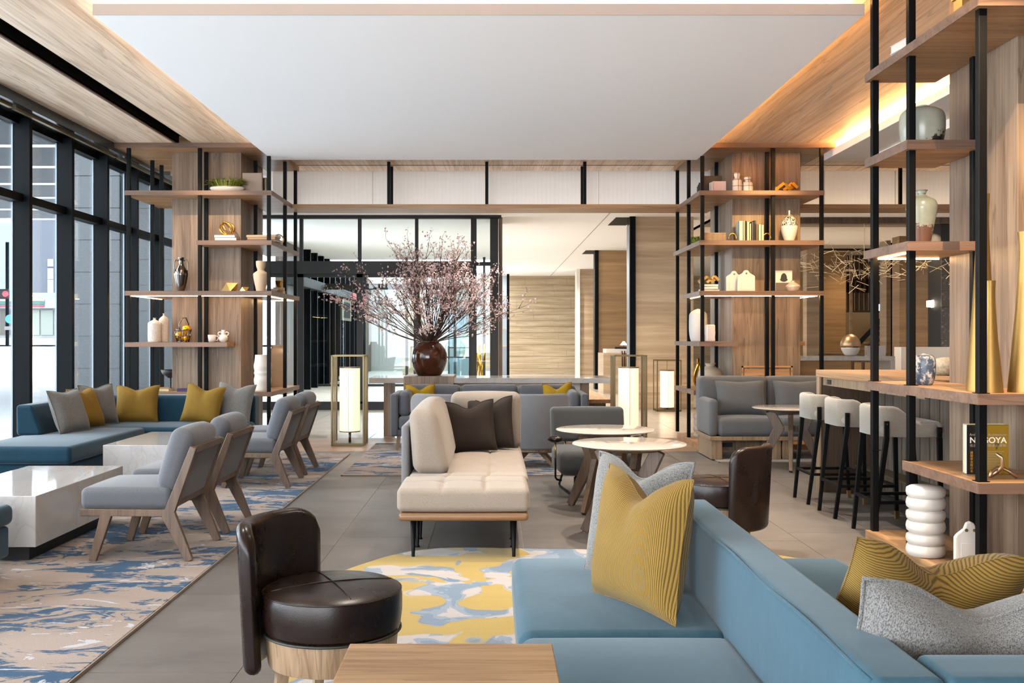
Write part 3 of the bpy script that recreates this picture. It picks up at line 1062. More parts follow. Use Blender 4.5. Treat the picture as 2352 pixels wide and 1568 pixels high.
s4 = shelf(nu, 1.037, [(xl, 4.2, ya, 5.475), (xl, pl, 5.475, yb)], bands=[(xl - .003, xl, ya, yb), (xl, 4.2, ya - .003, ya)])
shelf(nu, .592, [(xl, 4.2, ya, 5.475), (xl, pl, 5.475, 5.90)], bands=[(xl - .003, xl, ya, 5.90), (xl, 4.2, ya - .003, ya)])
for x, y in ((2.475, 5.045), (2.475, 5.89), (2.475, 6.45), (2.855, 5.90)):
    pole(nu, x, y)
    for z in (.592, 1.037):
        obj('foot_plate', box(x - .031, x + .031, y - .031, y + .031, z + .001, z + .004), 'steel', nu)

# wooden beam shelf that ties the units together
bm = struct('trim_2', 'wooden beam shelf hung on black rods across the room')
obj('beam', box(-3.01, 2.88, 12.865, 13.36, 2.988, 3.04), 'wood_x', bm)
obj('beam', box(3.72, 9.8, 12.865, 13.36, 2.988, 3.04), 'wood_x', bm)
for x in (-1.34, -.068, 1.205, 5.45):
    for y in (12.95, 13.31):
        obj('rod', box(x - .02, x + .02, y - .02, y + .02, 3.04, CW), 'steel', bm)


# ================================================================ THINGS ON THE SHELVES
def vase(name, label, px0, px1, top, base, y, prof, mat, cat='vase', n=32, wob=None, smooth=True, sx=1, sy=1, zbase=None, group=None):
    """turned vessel; prof radii are shares of the half width, heights shares of the full height"""
    r = (px1 - px0) / 2 * y / F_PX
    z0 = wz(base, y) if zbase is None else zbase
    h = wz(top, y) - wz(base, y)
    P = smooth_prof([(a * r, b * h) for a, b in prof], 4)
    P = [(0.0, 0.0)] + P if P[0][0] > 1e-4 else P
    P = P + [(P[-1][0] * .82, P[-1][1]), (P[-1][0] * .7, P[-1][1] - .06 * h), (0, P[-1][1] - .07 * h)] if P[-1][0] > 1e-4 else P
    return one(name, lathe(P, n, sx, sy, wob), mat, label, cat, (wx((px0 + px1) / 2, y), y, z0), smooth='auto')


def book(label, x, y, z, w, d, h, col, rz=0.0, lay=True, group=None, name='book', tilt=0.0):
    """a closed book: lying flat (w across, d deep, h thick) or standing (w thick, d deep, h tall)"""
    t = thing(name, label, 'book', (x, y, z), rz, group, rot=(0, tilt, rz))
    c = .003
    cm = plain('book_cloth', dk(col, .66), .6) if not isinstance(col, str) else M[col]
    if lay:
        obj('cover', add(box(-w / 2, w / 2, -d / 2, d / 2, 0, c), box(-w / 2, w / 2, -d / 2, d / 2, h - c, h), box(-w / 2, w / 2, -d / 2, -d / 2 + c, 0, h)), cm, t)
        obj('pages', box(-w / 2 + .004, w / 2 - .004, -d / 2 + c, d / 2 - .005, c, h - c), 'paper', t)
    else:
        obj('cover', add(box(-w / 2, -w / 2 + c, -d / 2, d / 2, 0, h), box(w / 2 - c, w / 2, -d / 2, d / 2, 0, h), box(-w / 2, w / 2, -d / 2, -d / 2 + c, 0, h)), cm, t)
        obj('pages', box(-w / 2 + c, w / 2 - c, -d / 2 + c, d / 2 - .005, .004, h - .004), 'paper', t)
    return t


def grass(n, rx, ry, h, seed, droop=.5, w=.006):
    r = random.Random(seed)
    V, F = [], []
    for _ in range(n):
        a, q = r.uniform(0, 2 * PI), math.sqrt(r.random())
        x, y = q * rx * .6 * math.cos(a), q * ry * .7 * math.sin(a)
        dx, dy = math.cos(a) * rx * r.uniform(.2, .75), math.sin(a) * ry * r.uniform(.2, .8)
        hh = h * r.uniform(.45, 1.0)
        p = [Vector((x, y, 0)), Vector((x + dx * .45, y + dy * .45, hh * .8)), Vector((x + dx, y + dy, hh * (1 - droop * r.random())))]
        s = Vector((-math.sin(a), math.cos(a), r.uniform(-.4, .4))).normalized() * w
        o = len(V)
        for k, pp in enumerate(p):
            ww = (1, 1.1, .15)[k]
            V += [tuple(pp - s * ww), tuple(pp + s * ww)]
        F += [(o, o + 1, o + 3, o + 2), (o + 2, o + 3, o + 5, o + 4)]
    return V, F


S1, S2, S3, S4, S5 = 3.041, 2.458, 1.866, 1.265, .684
YF = 11.84
# ---- left unit
t = thing('planter', 'low white oblong planter of green fern on the top shelf', 'planter', (wx(522, YF), YF, S1))
obj('bowl', lathe([(.0, 0), (.15, 0), (.185, .02), (.21, .05), (.196, .066), (.18, .06), (0, .05)], 28, 1, .5), 'ceramic_g', t, smooth=True)
obj('fern', grass(260, .26, .13, .14, 3), 'leaf', t, loc=(0, 0, .045), kind='stuff')
obj('moss', grass(120, .19, .10, .09, 4), 'leaf_y', t, loc=(0, 0, .045), kind='stuff')
for k, (px_, w_, h_, c_) in enumerate(((579, .235, .245, srgb(176, 160, 146)),)):
    book('large taupe book standing face out beside the fern planter', wx(px_, 11.9), 11.93, S1, .04, w_, h_, c_, PI / 2, False)
for k, c_ in enumerate((srgb(196, 172, 140), srgb(150, 120, 84), srgb(214, 196, 160))):
    book(['tan', 'brown', 'cream'][k] + ' book standing behind the large taupe book', wx(600 + 4 * k, 12.1) + .01 * k, 12.12, S1, .022, .16, .21, c_, 0, False)
book('open cream magazine lying on the top shelf side wing', -2.78, 12.55, S1, .22, .28, .02, srgb(232, 220, 196))
book('upper white book under the gold knot ornament', wx(520, YF), YF, S2 + .039, .24, .17, .034, srgb(240, 236, 232))
book('middle white book under the gold knot ornament', wx(522, YF), YF, S2 + .008, .25, .18, .030, srgb(236, 232, 230), .04)
book('thin gold book at the bottom of the white book stack', wx(520, YF), YF, S2, .32, .2, .0075, srgb(196, 150, 70))


def knot(label, x, y, z, r, mat, tr=.008):
    t = thing('knot_ornament', label, 'ornament', (x, y, z))
    for k in range(3):
        ring = [(r * math.cos(a), r * math.sin(a), 0) for a in [2 * PI * i / 28 for i in range(28)]]
        obj('ring', tube(ring, tr, 8, True), mat, t, smooth=True, loc=(0, 0, r * .93), rot=(math.radians(62), 0, k * PI / 3 + .4))
    return t


knot('gold wire knot ornament on a stack of white books', wx(522, YF), YF, S2 + .073, .086, 'gold')
for k, (w_, c_) in enumerate(((.36, srgb(132, 104, 84)), (.34, srgb(170, 146, 120)), (.36, srgb(196, 172, 148)))):
    book(['bottom brown', 'middle tan', 'top beige'][k] + ' book in the stack near the shelf corner', wx(606, 11.95), 11.95, S2 + .028 * k, w_, .2, .0275, c_, -.1)
ringp = [(.06 * math.cos(a), 0, .06 + .06 * math.sin(a)) for a in [2 * PI * i / 28 for i in range(28)]]
one('ring_ornament', tube(ringp, .007, 8, True), 'brass', 'dark gold ring standing behind the beige book stack', 'ornament', (wx(640, 12.25), 12.25, S2 + .006), rz=.5, smooth=True)
# silver amphora
yA = 11.83
t = thing('amphora', 'polished silver amphora with two handles', 'vase', (wx(416, yA), yA, S3))
r_ = .082
pa = [(.38, 0), (.5, .02), (.72, .18), (.95, .42), (1.0, .52), (.9, .60), (.55, .72), (.36, .80), (.33, .90), (.42, .96), (.44, 1.0)]
obj('body', lathe([(0, 0)] + smooth_prof([(a * r_, b * .405) for a, b in pa], 4) + [(.03, .40), (0, .36)], 32), 'silver', t, smooth=True)
for s in (-1, 1):
    hp = [(s * x * r_, 0, z * .405) for x, z in ((.40, .90), (.75, .93), (.98, .86), (1.02, .74), (.94, .62), (.88, .58))]
    obj('handle', tube(hp, .007, 8), 'silver', t, smooth=True)
# facetted gold wedges
def wedge(label, x, y, z, w, h, d, rz):
    V = [(-w * .5, -d * .3, 0), (w * .12, -d * .5, 0), (w * .3, d * .5, 0), (-w * .3, d * .4, 0), (-w * .22, 0, h), (w * .5, -d * .05, h * .97)]
    F = [(0, 1, 4), (1, 5, 4), (1, 2, 5), (2, 3, 4, 5), (3, 0, 4), (3, 2, 1, 0)]
    return one('facet_ornament', (V, F), 'brass', label, 'ornament', (x, y, z), rz)


wedge('large facetted champagne gold ornament on the lit shelf', wx(528, YF), YF, S3, .19, .105, .14, 0)
wedge('small facetted gold ornament beside the large facetted one', wx(561, YF), YF, S3, .11, .055, .09, .3)
vase('hourglass_vase', 'white clay vase shaped like a stacked hourglass', 582, 616, 597, 667, 11.86, [(.55, 0), (.62, .04), (.9, .35), (1.0, .52), (.95, .6), (.5, .68), (.46, .72), (.62, .85), (.66, 1.0)], 'cream', zbase=S3)
one('small_dish', lathe([(0, 0), (.05, 0), (.1, .05), (.092, .05), (.045, .012), (0, .01)], 24), 'ceramic', 'small white dish beside the hourglass vase', 'dish', (wx(622, 12.2), 12.2, S3), smooth=True)
for k in range(2):
    book(['lower', 'upper'][k] + ' ochre book under the gold cone', wx(641, 12.5), 12.5, S3 + .04 * k, .13, .18, .039, srgb(196, 150, 84), .1 * k)
one('cone_cup', lathe([(0, 0), (.02, 0), (.055, .085), (.05, .085), (.018, .01), (0, .01)], 6), 'gold', 'six sided gold cup on two ochre books', 'cup', (wx(641, 12.5), 12.5, S3 + .08))
M['rough_white'] = speckle('rough_white_clay', srgb(232, 226, 222), srgb(206, 196, 188), 70, .42, .6, .9)
for a, b, tp, yy, lb in ((340, 370, 729, 11.82, 'shorter rough white bottle vase in front of the taller one'), (365, 388, 719, 11.95, 'taller white bottle vase behind the rough short one')):
    vase('bottle_vase', lb, a, b, tp, 785, yy, [(.88, 0), (.96, .03), (1.0, .2), (1.0, .68), (.92, .80), (.5, .88), (.22, .92), (.2, .97), (.26, 1.0)], 'rough_white', zbase=S4)
# basket of gold apples
yB = 11.82
t = thing('wire_basket', 'silver twig basket with a hooped handle', 'basket', (wx(420, yB), yB, S4))
for zz, rr in ((.005, .07), (.075, .085), (.145, .10)):
    obj('hoop', tube([(rr * math.cos(a), rr * .7 * math.sin(a), zz + .006 * math.sin(5 * a)) for a in [2 * PI * i / 20 for i in range(20)]], .0065, 6, True), 'silver', t, smooth=True)
for k in range(9):
    a = 2 * PI * k / 9
    obj('stave', tube([(.07 * math.cos(a), .049 * math.sin(a), .004), (.086 * math.cos(a) + .004, .06 * math.sin(a), .08), (.1 * math.cos(a), .07 * math.sin(a), .15)], .006, 6), 'silver', t, smooth=True)
obj('handle', tube([(-.02, -.06, .14), (-.03, -.04, .22), (.0, -.01, .285), (.03, .02, .29), (.05, .05, .22), (.05, .06, .14)], .008, 6), 'silver', t, smooth=True)
M['apple'] = plain('gilded_glass', srgb(220, 160, 20), .15, .6)
for x, yy, zz, rr, lb in ((-.045, -.005, .085, .042, 'gold ball at the rim of the wire basket'), (.04, .0, .155, .052, 'largest gold ball on top of the wire basket'), (.03, -.01, .052, .045, 'gold ball at the bottom of the wire basket')):
    one('gold_ball', lathe([(rr * math.sin(PI * i / 12), rr - rr * math.cos(PI * i / 12)) for i in range(13)], 20), 'apple', lb, 'ball', (wx(420, yB) + x, yB + yy, S4 + zz - rr), smooth=True)
M['blue_white'] = speckle('blue_printed_porcelain', srgb(240, 236, 234), srgb(120, 136, 180), 26, .6, .66, .25)
t = thing('mug', 'white mug printed with blue sprigs', 'mug', (wx(487, YF), YF, S4))
obj('body', lathe([(0, 0), (.035, 0), (.044, .02), (.05, .088), (.046, .088), (.04, .02), (0, .012)], 24), 'blue_white', t, smooth=True)
obj('handle', tube([(.044, 0, .07), (.07, 0, .072), (.076, 0, .045), (.064, 0, .02), (.042, 0, .022)], .007, 8), 'blue_white', t, smooth=True)
t = thing('handled_vase', 'tiny white vase with two ring handles', 'vase', (wx(513, YF), YF, S4))
obj('body', lathe([(0, 0)] + smooth_prof([(.03, 0), (.052, .03), (.05, .065), (.026, .088), (.022, .1), (.024, .145)], 4) + [(.018, .145), (0, .12)], 24), 'ceramic_g', t, smooth=True)
for s in (-1, 1):
    obj('handle', tube([(s * .040 + .022 * math.cos(a), 0, .1 + .02 * math.sin(a)) for a in [2 * PI * i / 16 for i in range(16)]], .007, 8, True), 'ceramic_g', t, smooth=True)
book('cream book lying flat on the shelf behind the blue sofa', wx(375, 11.85), 11.85, S5, .18, .15, .03, srgb(216, 196, 150))
book('indigo book with red lettering lying behind the blue sofa', wx(430, 11.85), 11.85, S5, .2, .15, .03, srgb(60, 40, 110))
t = thing('footed_bowl', 'black footed bowl near the window pillar', 'bowl', (wx(392, 12.3), 12.3, S5 + .0))
obj('bowl', lathe([(0, .14), (.03, .14), (.1, .19), (.12, .24), (.11, .24), (.03, .16), (0, .155)], 24), 'black', t, smooth=True)
obj('stem', lathe([(0, 0), (.05, 0), (.045, .01), (.008, .02), (.008, .145), (0, .145)], 16), 'black', t, smooth=True)
vase('wavy_vase', 'tall pinched white vase by the shelf corner', 583, 624, 815, 898, 11.885, [(.8, 0), (.86, .03), (.9, .15), (.98, .3), (.9, .42), (.97, .5), (.92, .56), (1.0, .68), (.92, .8), (.86, .92), (.84, 1.0)], 'plaster', zbase=S5)
vase('clay_urn', 'tall beige clay urn behind the pinched white vase', 614, 660, 795, 890, 12.95, [(.6, 0), (.66, .03), (.9, .4), (1.0, .72), (.98, .82), (.68, .9), (.6, .93), (.62, 1.0)], 'cream', zbase=S5)

# ---- middle unit
M['plaid'] = None
t_ = NT('plaid_glaze')
wv = t_.n('TexWave', wave_type='BANDS', bands_direction='Z')
wv.inputs['Scale'].default_value = 4.2
t_.l(t_.coords((1, 1, 1)), wv.inputs['Vector'])
wv2 = t_.n('TexWave', wave_type='BANDS', bands_direction='X')
wv2.inputs['Scale'].default_value = 5.2
t_.l(t_.coords((1, 1, 1)), wv2.inputs['Vector'])
cA = t_.ramp(wv.outputs['Fac'], [(.0, srgb(120, 110, 96)), (.05, srgb(204, 196, 180))])
cB = t_.ramp(wv2.outputs['Fac'], [(.0, srgb(120, 110, 96)), (.05, (1, 1, 1, 1))])
t_.col(t_.mix(1.0, cA, cB, 'MULTIPLY'))
t_.set(rough=.2)
M['plaid'] = t_.m
pj = [(.85, 0), (.96, .04), (1.0, .3), (1.0, .55), (.85, .66), (.5, .74), (.62, .86), (.66, .95), (.6, 1.0)]
vase('plaid_jar', 'taller cream jar with a dark check glaze', 1682, 1704, 392, 437, YF, pj, 'plaid', 'jar', zbase=S1)
vase('plaid_jar', 'shorter cream jar with a dark check glaze', 1704, 1730, 402, 437, YF, pj, 'plaid', 'jar', zbase=S1)
book('large black book leaning at the back of the top shelf', wx(1638, 12.0), 12.08, S1, .03, .24, .235, srgb(22, 22, 24), PI / 2, False)
for k, (px_, c_, lb) in enumerate(((1634, srgb(232, 222, 216), 'narrow white book beside the pale pink one'), (1652, srgb(226, 208, 202), 'pale pink book standing on the top shelf'))):
    book(lb, wx(px_, 11.85), 11.86, S1, [.03, .04][k], [.07, .16][k], [.12, .135][k], c_, [0, PI / 2][k], False)
for k in range(3):
    book(['black', 'charcoal', 'umber'][k] + ' book in the row on the top shelf wing', 2.58, 12.12 + .05 * k, S1, .03, .13, .16 - .015 * k, [srgb(30, 30, 32), srgb(60, 58, 56), srgb(110, 90, 74)][k], PI / 2, False)


def zigzag(label, x, y, z, mat, s=1.0):
    t = thing('zigzag_ornament', label, 'ornament', (x, y, z))
    w = .042 * s
    for k, (a, b) in enumerate((((-.13, .02), (-.02, .105)), ((-.02, .105), (.03, .055)), ((-.03, .02), (.075, .105)), ((.075, .105), (.13, .05)), ((-.13, .06), (-.09, .02)), ((.02, .02), (.10, .075)))):
        obj('bar', beam((a[0] * s, 0, a[1] * s), (b[0] * s, .01 * (k % 3), b[1] * s), .05 * s, w * .8, side=(0, 1, 0)), mat, t)
    return t


zigzag('gold zigzag bar ornament on the top shelf', wx(1804, YF), YF, S1, 'gold', 1.05)
t = thing('planter', 'small white pot of green moss on the shelf wing', 'planter', (2.60, 12.72, S2))
obj('bowl', lathe([(0, 0), (.05, 0), (.075, .06), (.07, .06), (0, .05)], 20), 'ceramic', t, smooth=True)
obj('fern', grass(150, .15, .13, .13, 9), 'leaf', t, loc=(0, 0, .05), kind='stuff')
t = thing('slatted_box', 'pale oak box with grooved sides', 'box', (wx(1640, 11.85), 11.88, S2))
for k in range(5):
    obj('slat', box(-.13, .13, -.08, .08, .021 * k, .021 * k + .0195), 'wood_oak', t)
bx = wx(1694, 11.85)
bcols = [(srgb(190, 200, 190), .05, .235, 'pale green'), (srgb(226, 206, 166), .022, .235, 'cream'), (srgb(40, 36, 34), .02, .235, 'black'), (srgb(236, 214, 170), .032, .225, 'sand'), (srgb(214, 190, 150), .022, .205, 'tan'),
         (srgb(60, 64, 70), .03, .225, 'slate'), (srgb(26, 26, 30), .024, .24, 'tall black'), (srgb(110, 84, 60), .03, .2, 'brown'), (srgb(234, 214, 184), .034, .195, 'ivory'), (srgb(226, 200, 170), .032, .19, 'peach')]
xx = bx
for k, (c_, w_, h_, nm_) in enumerate(bcols):
    book(nm_ + ' book in the upright row between gold bookends', xx + w_ / 2, 11.86, S2, w_ - .002, .16, h_ * 1.02, c_, 0, False, 'books between the bookends')
    xx += w_
for s, xq, lb in ((-1, bx - .012, 'looped gold bookend left against the pale green book'), (1, xx + .012, 'looped gold bookend against the peach book')):
    lp = [(s * .045 - s * .045 * math.cos(a), 0, .05 + .05 * math.sin(a)) for a in [PI * i / 10 for i in range(11)]]
    one('bookend', add(tube([(0, 0, .0)] + lp[::1] + [(s * .09, 0, .0)], .008, 8), tube([(s * .04, -.06, .008), (s * .06, .06, .008)], .008, 8)), 'gold', lb.replace(' left', ''), 'bookend', (xq, 11.86, S2), smooth=True)
t_ = NT('black_and_white_maze_glaze')
fz = t_.noise(t_.coords((1, 1, 1)), 60, 1, .3, 1.2)
maze = t_.ramp(fz, [(.50, srgb(20, 18, 18)), (.52, srgb(196, 190, 182))])
t_.col(maze)
M['maze'] = t_.m
ya_ = 11.84
rA, hA = (1832 - 1794) / 2 * ya_ / F_PX, wz(478, ya_) - wz(550, ya_)
t = thing('acorn_vase', 'acorn shaped white vase with a black patterned cap', 'vase', (wx(1813, ya_), ya_, S2))
obj('body', lathe([(0, 0)] + smooth_prof([(.5 * rA, 0), (.6 * rA, .03 * hA), (.9 * rA, .28 * hA), (rA, .46 * hA), (.98 * rA, .5 * hA)], 4), 28), 'ceramic', t, smooth=True)
obj('cap', lathe(smooth_prof([(.985 * rA, .5 * hA), (.9 * rA, .62 * hA), (.62 * rA, .76 * hA), (.3 * rA, .84 * hA), (.12 * rA, .86 * hA)], 5), 28), 'maze', t, smooth=True)
obj('stopper', lathe([(.11 * rA, .85 * hA), (.09 * rA, .9 * hA), (.1 * rA, .99 * hA), (0, hA)], 14), 'ceramic', t, smooth=True)
for k in range(3):
    book(['bottom', 'middle', 'top'][k] + ' white book under the dark gold zigzag', wx(1628, 11.95), 11.95, S3 + .031 * k, .22 - .015 * k, .16, .030, [srgb(222, 212, 200), srgb(240, 234, 230), srgb(232, 226, 222)][k], -.15 * (k == 1))
zigzag('dark gold zigzag bar ornament on white books', wx(1628, 11.95), 11.95, S3 + .094, 'brass', .9)


def house(label, x, y, z, w, h, rz, holes=1, d=.035):
    P = [(-w / 2, 0), (w / 2, 0), (w / 2, h * .70), (w * .42, h * .76), (w * .2, h * .86), (w * .12, h * .97), (0, h), (-w * .12, h * .97), (-w * .2, h * .86), (-w * .42, h * .76), (-w / 2, h * .70)]
    t = thing('house_plaque', label, 'plaque', (x, y, z), rz)
    obj('body', plate(P, -d / 2, d / 2), 'plaster', t, bevel=.006)
    obj('inset', plate([(-w * .3, h * .08), (w * .3, h * .08), (w * .3, h * .6), (-w * .3, h * .6)], -d / 2 - .004, -d / 2), 'ceramic', t)
    for k in range(holes):
        obj('hole', lathe([(0, 0), (w * .055, 0), (w * .055, .004), (0, .004)], 14), 'brass_dull', t, loc=(0 if holes == 1 else (k - .5) * w * .26, -d / 2, h * .84), rot=(PI / 2, 0, 0))
    return t


house('white house shaped plaque behind the matching one', wx(1687, 11.87), 11.90, S3, .19, .25, 0)
house('white house shaped plaque in front of its twin', wx(1714, 11.82), 11.83, S3, .21, .255, 0)
t = thing('picture_card', 'small printed card showing a dark pear', 'picture', (wx(1804, 11.86), 11.93, S3))
obj('card', box(-.1, .1, -.006, .006, 0, .255), plain('card_grey', srgb(206, 196, 184), .6), t)
obj('dark_print', box(-.098, .098, -.0068, -.006, .004, .11), plain('card_dark', srgb(96, 84, 76), .6), t)
obj('pear_print', plate([(.05 * math.cos(a) * (1 if math.sin(a) < 0 else .75), .16 + .05 * math.sin(a) * (.8 if math.sin(a) < 0 else 1.3)) for a in [2 * PI * i / 20 for i in range(20)]], -.0074, -.006), plain('pear_ink', srgb(40, 36, 36), .6), t)
vase('squat_vase', 'squat pale silver vase with a small neck', 1805, 1838, 643, 668, 11.80, [(.55, 0), (.75, .1), (1.0, .42), (.92, .55), (.45, .8), (.26, .86), (.3, 1.0)], plain('pearl_glaze', srgb(186, 174, 160), .3, .25), zbase=S3)
vase('gourd_vase', 'tall white stitched vase with a pinched mouth', 1583, 1624, 710, 785, 12.15, [(.72, 0), (.85, .05), (1.0, .3), (1.0, .72), (.9, .86), (.5, .95), (.16, .985), (.12, 1.0)], 'ceramic', zbase=1.273)
one('square_vase', rbox(-.052, .052, -.052, .052, 0, .20, .014, fn=lambda x, y, z, u: (x * (1 + .05 * math.sin(9 * u[2] + 2)), y * (1 + .05 * math.sin(7 * u[2])), z)), 'ceramic_g', 'rippled square white vase beside the stitched vase', 'vase', (wx(1631, 11.86), 11.86, 1.273), smooth=True)
vase('round_urn', 'round cream urn with a short flared neck', 1603, 1660, 832, 892, 12.25, [(.45, 0), (.6, .05), (.95, .35), (1.0, .55), (.85, .74), (.45, .86), (.34, .91), (.44, 1.0)], 'cream', zbase=S5)
lp = [(.05 * math.cos(a), .03 * math.sin(2 * a), .17 + .17 * math.sin(a)) for a in [2 * PI * i / 32 for i in range(32)]]
one('loop_sculpture', tube(lp, .018, 10, True), 'gold', 'gold twisted loop sculpture beside the round cream urn', 'sculpture', (wx(1604, 12.75), 12.75, S5 + .018), rz=.6, smooth=True)


def stack(name, label, x, y, z, r, h, k):
    P = [(0, 0)]
    for i in range(k):
        z0, z1 = h * i / k, h * (i + 1) / k
        m = (z0 + z1) / 2
        nk = .80 if i % 2 else .93
        P += [(r * .84, z0 + .002), (r * .96, z0 + (z1 - z0) * .2), (r, m), (r * .97, z0 + (z1 - z0) * .8), (r * nk, z1 - .002)]
    P += [(0, h)]
    return one(name, lathe(P, 32), 'plaster', label, 'vase', (x, y, z), smooth='auto')


stack('ringed_vase', 'small ringed white vase on the plinth behind the loveseat', 2.61, 12.5, .07, .085, .30, 4)

# ---- near unit
N1, N2, N3, N4, N5, NB = 3.031, 2.476, 1.883, 1.038, .593, .071
for k in range(2):
    book(['lower', 'upper'][k] + ' white book on the highest shelf by the bar', 2.58, 6.12, N1 + .052 * k, .17, .22, .05, srgb(240, 234, 236), .1 * k)
one('gold_block', add(box(-.05, .05, -.05, .05, 0, .16), box(-.06, .06, -.06, .06, .16, .18)), 'brass', 'gold block ornament at the front of the highest shelf', 'ornament', (2.62, 5.5, N1))


def splash(name, base, dark, axis_x, zc, k=22):
    t = NT(name)
    co = t.coords((1, 1, 1))
    f = t.noise(co, k, 6, .75)
    g = t.n('SeparateXYZ')
    t.l(co, g.inputs[0])
    a = t.n('Math', operation='MULTIPLY_ADD')
    a.inputs[1].default_value, a.inputs[2].default_value = axis_x, .0
    t.l(g.outputs['X'], a.inputs[0])
    b = t.n('Math', operation='MULTIPLY_ADD')
    b.inputs[1].default_value, b.inputs[2].default_value = -2.6, zc
    t.l(g.outputs['Z'], b.inputs[0])
    s = t.n('Math', operation='ADD')
    t.l(a.outputs[0], s.inputs[0])
    t.l(b.outputs[0], s.inputs[1])
    s2 = t.n('Math', operation='ADD')
    t.l(s.outputs[0], s2.inputs[0])
    t.l(f, s2.inputs[1])
    n2 = t.noise(co, 5, 4)
    bs = t.ramp(n2, [(.3, dk(base, .78)), (.65, dk(base, 1.1))])
    mk = t.ramp(s2.outputs[0], [(.60, (0, 0, 0, 1)), (.64, (1, 1, 1, 1))])
    t.col(t.mix(mk, bs, dark))
    t.set(rough=.22)
    return t.m


M['celadon_k'] = splash('celadon_with_black_ash', srgb(150, 150, 136), srgb(34, 28, 24), 1.6, .16)
M['celadon_r'] = splash('celadon_with_rust_ash', srgb(138, 144, 132), srgb(92, 66, 54), -.6, .42)
vase('glazed_jar', 'big celadon jar with black ash splashes and tiny mouth', 2068, 2168, 228, 322, 6.05, [(.80, 0), (.86, .03), (.97, .3), (1.0, .55), (.95, .78), (.72, .91), (.3, .95), (.26, .97), (.26, 1.0)], 'celadon_k', 'jar', zbase=N2)
vase('meiping_vase', 'tall celadon vase with rust speckles and flared neck', 2083, 2151, 435, 560, 6.05, [(.5, 0), (.55, .03), (.75, .3), (.97, .6), (1.0, .7), (.86, .81), (.42, .88), (.24, .92), (.26, .96), (.40, 1.0)], 'celadon_r', zbase=N3)
M['blue_speckle'] = speckle('blue_speckled_glaze', srgb(70, 88, 112), srgb(214, 206, 198), 26, .50, .56, .35)
vase('speckled_jar', 'small blue and white speckled jar on the counter shelf', 2099, 2148, 805, 878, 5.95, [(.55, 0), (.7, .02), (.9, .2), (1.0, .55), (.95, .8), (.7, .93), (.3, .965), (.22, .98), (.24, 1.0)], 'blue_speckle', 'jar', zbase=N4)
t_ = NT('hammered_brass')
t_.col(srgb(150, 120, 70))
t_.set(rough=.5, metal=1.0)
t_.bump(t_.noise(t_.coords((120, 120, 60)), 1.0, 3), .35, .002)
M['hammered'] = t_.m
cone = [(1.0, 0), (1.0, .02), (.8, .25), (.58, .5), (.44, .72), (.38, .88), (.44, 1.0)]
vase('gold_bottle', 'tallest slender gold bottle vase beside the black pole', 2222, 2292, 437, 888, 5.28, cone, 'hammered', zbase=N4)
vase('gold_bottle', 'short slender gold bottle vase leaning before the tallest', 2246, 2302, 637, 893, 5.14, cone, 'hammered', zbase=N4)
vase('gold_bottle', 'medium thick gold bottle vase near the pillar corner', 2318, 2392, 525, 893, 5.16, cone, 'hammered', zbase=N4)
M['woven'] = fabric('woven_seagrass', srgb(214, 196, 168), 60, .9, 0, .2, .8)
stack('ringed_vase', 'tall ringed white vase standing on the plinth by the bar', wx(2126, 5.72), 5.72, NB, .107, .40, 6)
house('white house shaped plaque with two holes on the plinth', wx(2231, 5.22), 5.24, NB, .155, .285, -.12, 2, .03)
# the architecture book with its lettering
t = thing('architecture_book', 'black and yellow architecture book standing face out', 'book', (wx(2268, 5.32), 5.33, N5), 0.0)
bw, bh = .222, .262
obj('cover', box(-bw / 2, bw / 2, -.014, -.010, 0, bh), plain('cover_black', srgb(24, 22, 22), .35), t)
obj('yellow_half', box(-.012, bw / 2, -.0152, -.0138, .001, bh - .001), speckle('cover_ochre', srgb(184, 142, 28), srgb(140, 106, 24), 18, .55, .7, .4), t)
obj('pages', box(-bw / 2, bw / 2 - .004, -.010, .012, .002, bh - .002), 'paper', t)
obj('back_cover', box(-bw / 2, bw / 2, .012, .016, 0, bh), plain('cover_back', srgb(206, 170, 60), .5), t)
M['ink_w'] = plain('white_print', srgb(240, 232, 216), .5)
M['ink_y'] = plain('ochre_print', srgb(206, 150, 40), .5)
M['ink_g'] = plain('grey_print', srgb(170, 160, 140), .5)


def text(s, parent, loc, size, mat, name='lettering', width=None, offs=0.0):
    c = bpy.data.curves.new(name, 'FONT')
    c.body = s
    c.size = size
    c.extrude = .0001
    c.materials.append(M[mat])
    o = bpy.data.objects.new(name, c)
    COL.objects.link(o)
    o.parent = parent
    o.location = loc
    o.rotation_euler = (PI / 2, 0, 0)
    if width:
        bpy.context.view_layer.update()
        if o.dimensions.x > 1e-4:
            o.scale.x = width / o.dimensions.x
    if offs:
        c.offset = offs
    bpy.context.view_layer.update()
    me = bpy.data.meshes.new_from_object(o.evaluated_get(bpy.context.evaluated_depsgraph_get()))
    m_ = bpy.data.objects.new(name, me)
    COL.objects.link(m_)
    m_.parent, m_.location, m_.rotation_euler, m_.scale = parent, o.location, o.rotation_euler, o.scale
    bpy.data.objects.remove(o)
    return m_


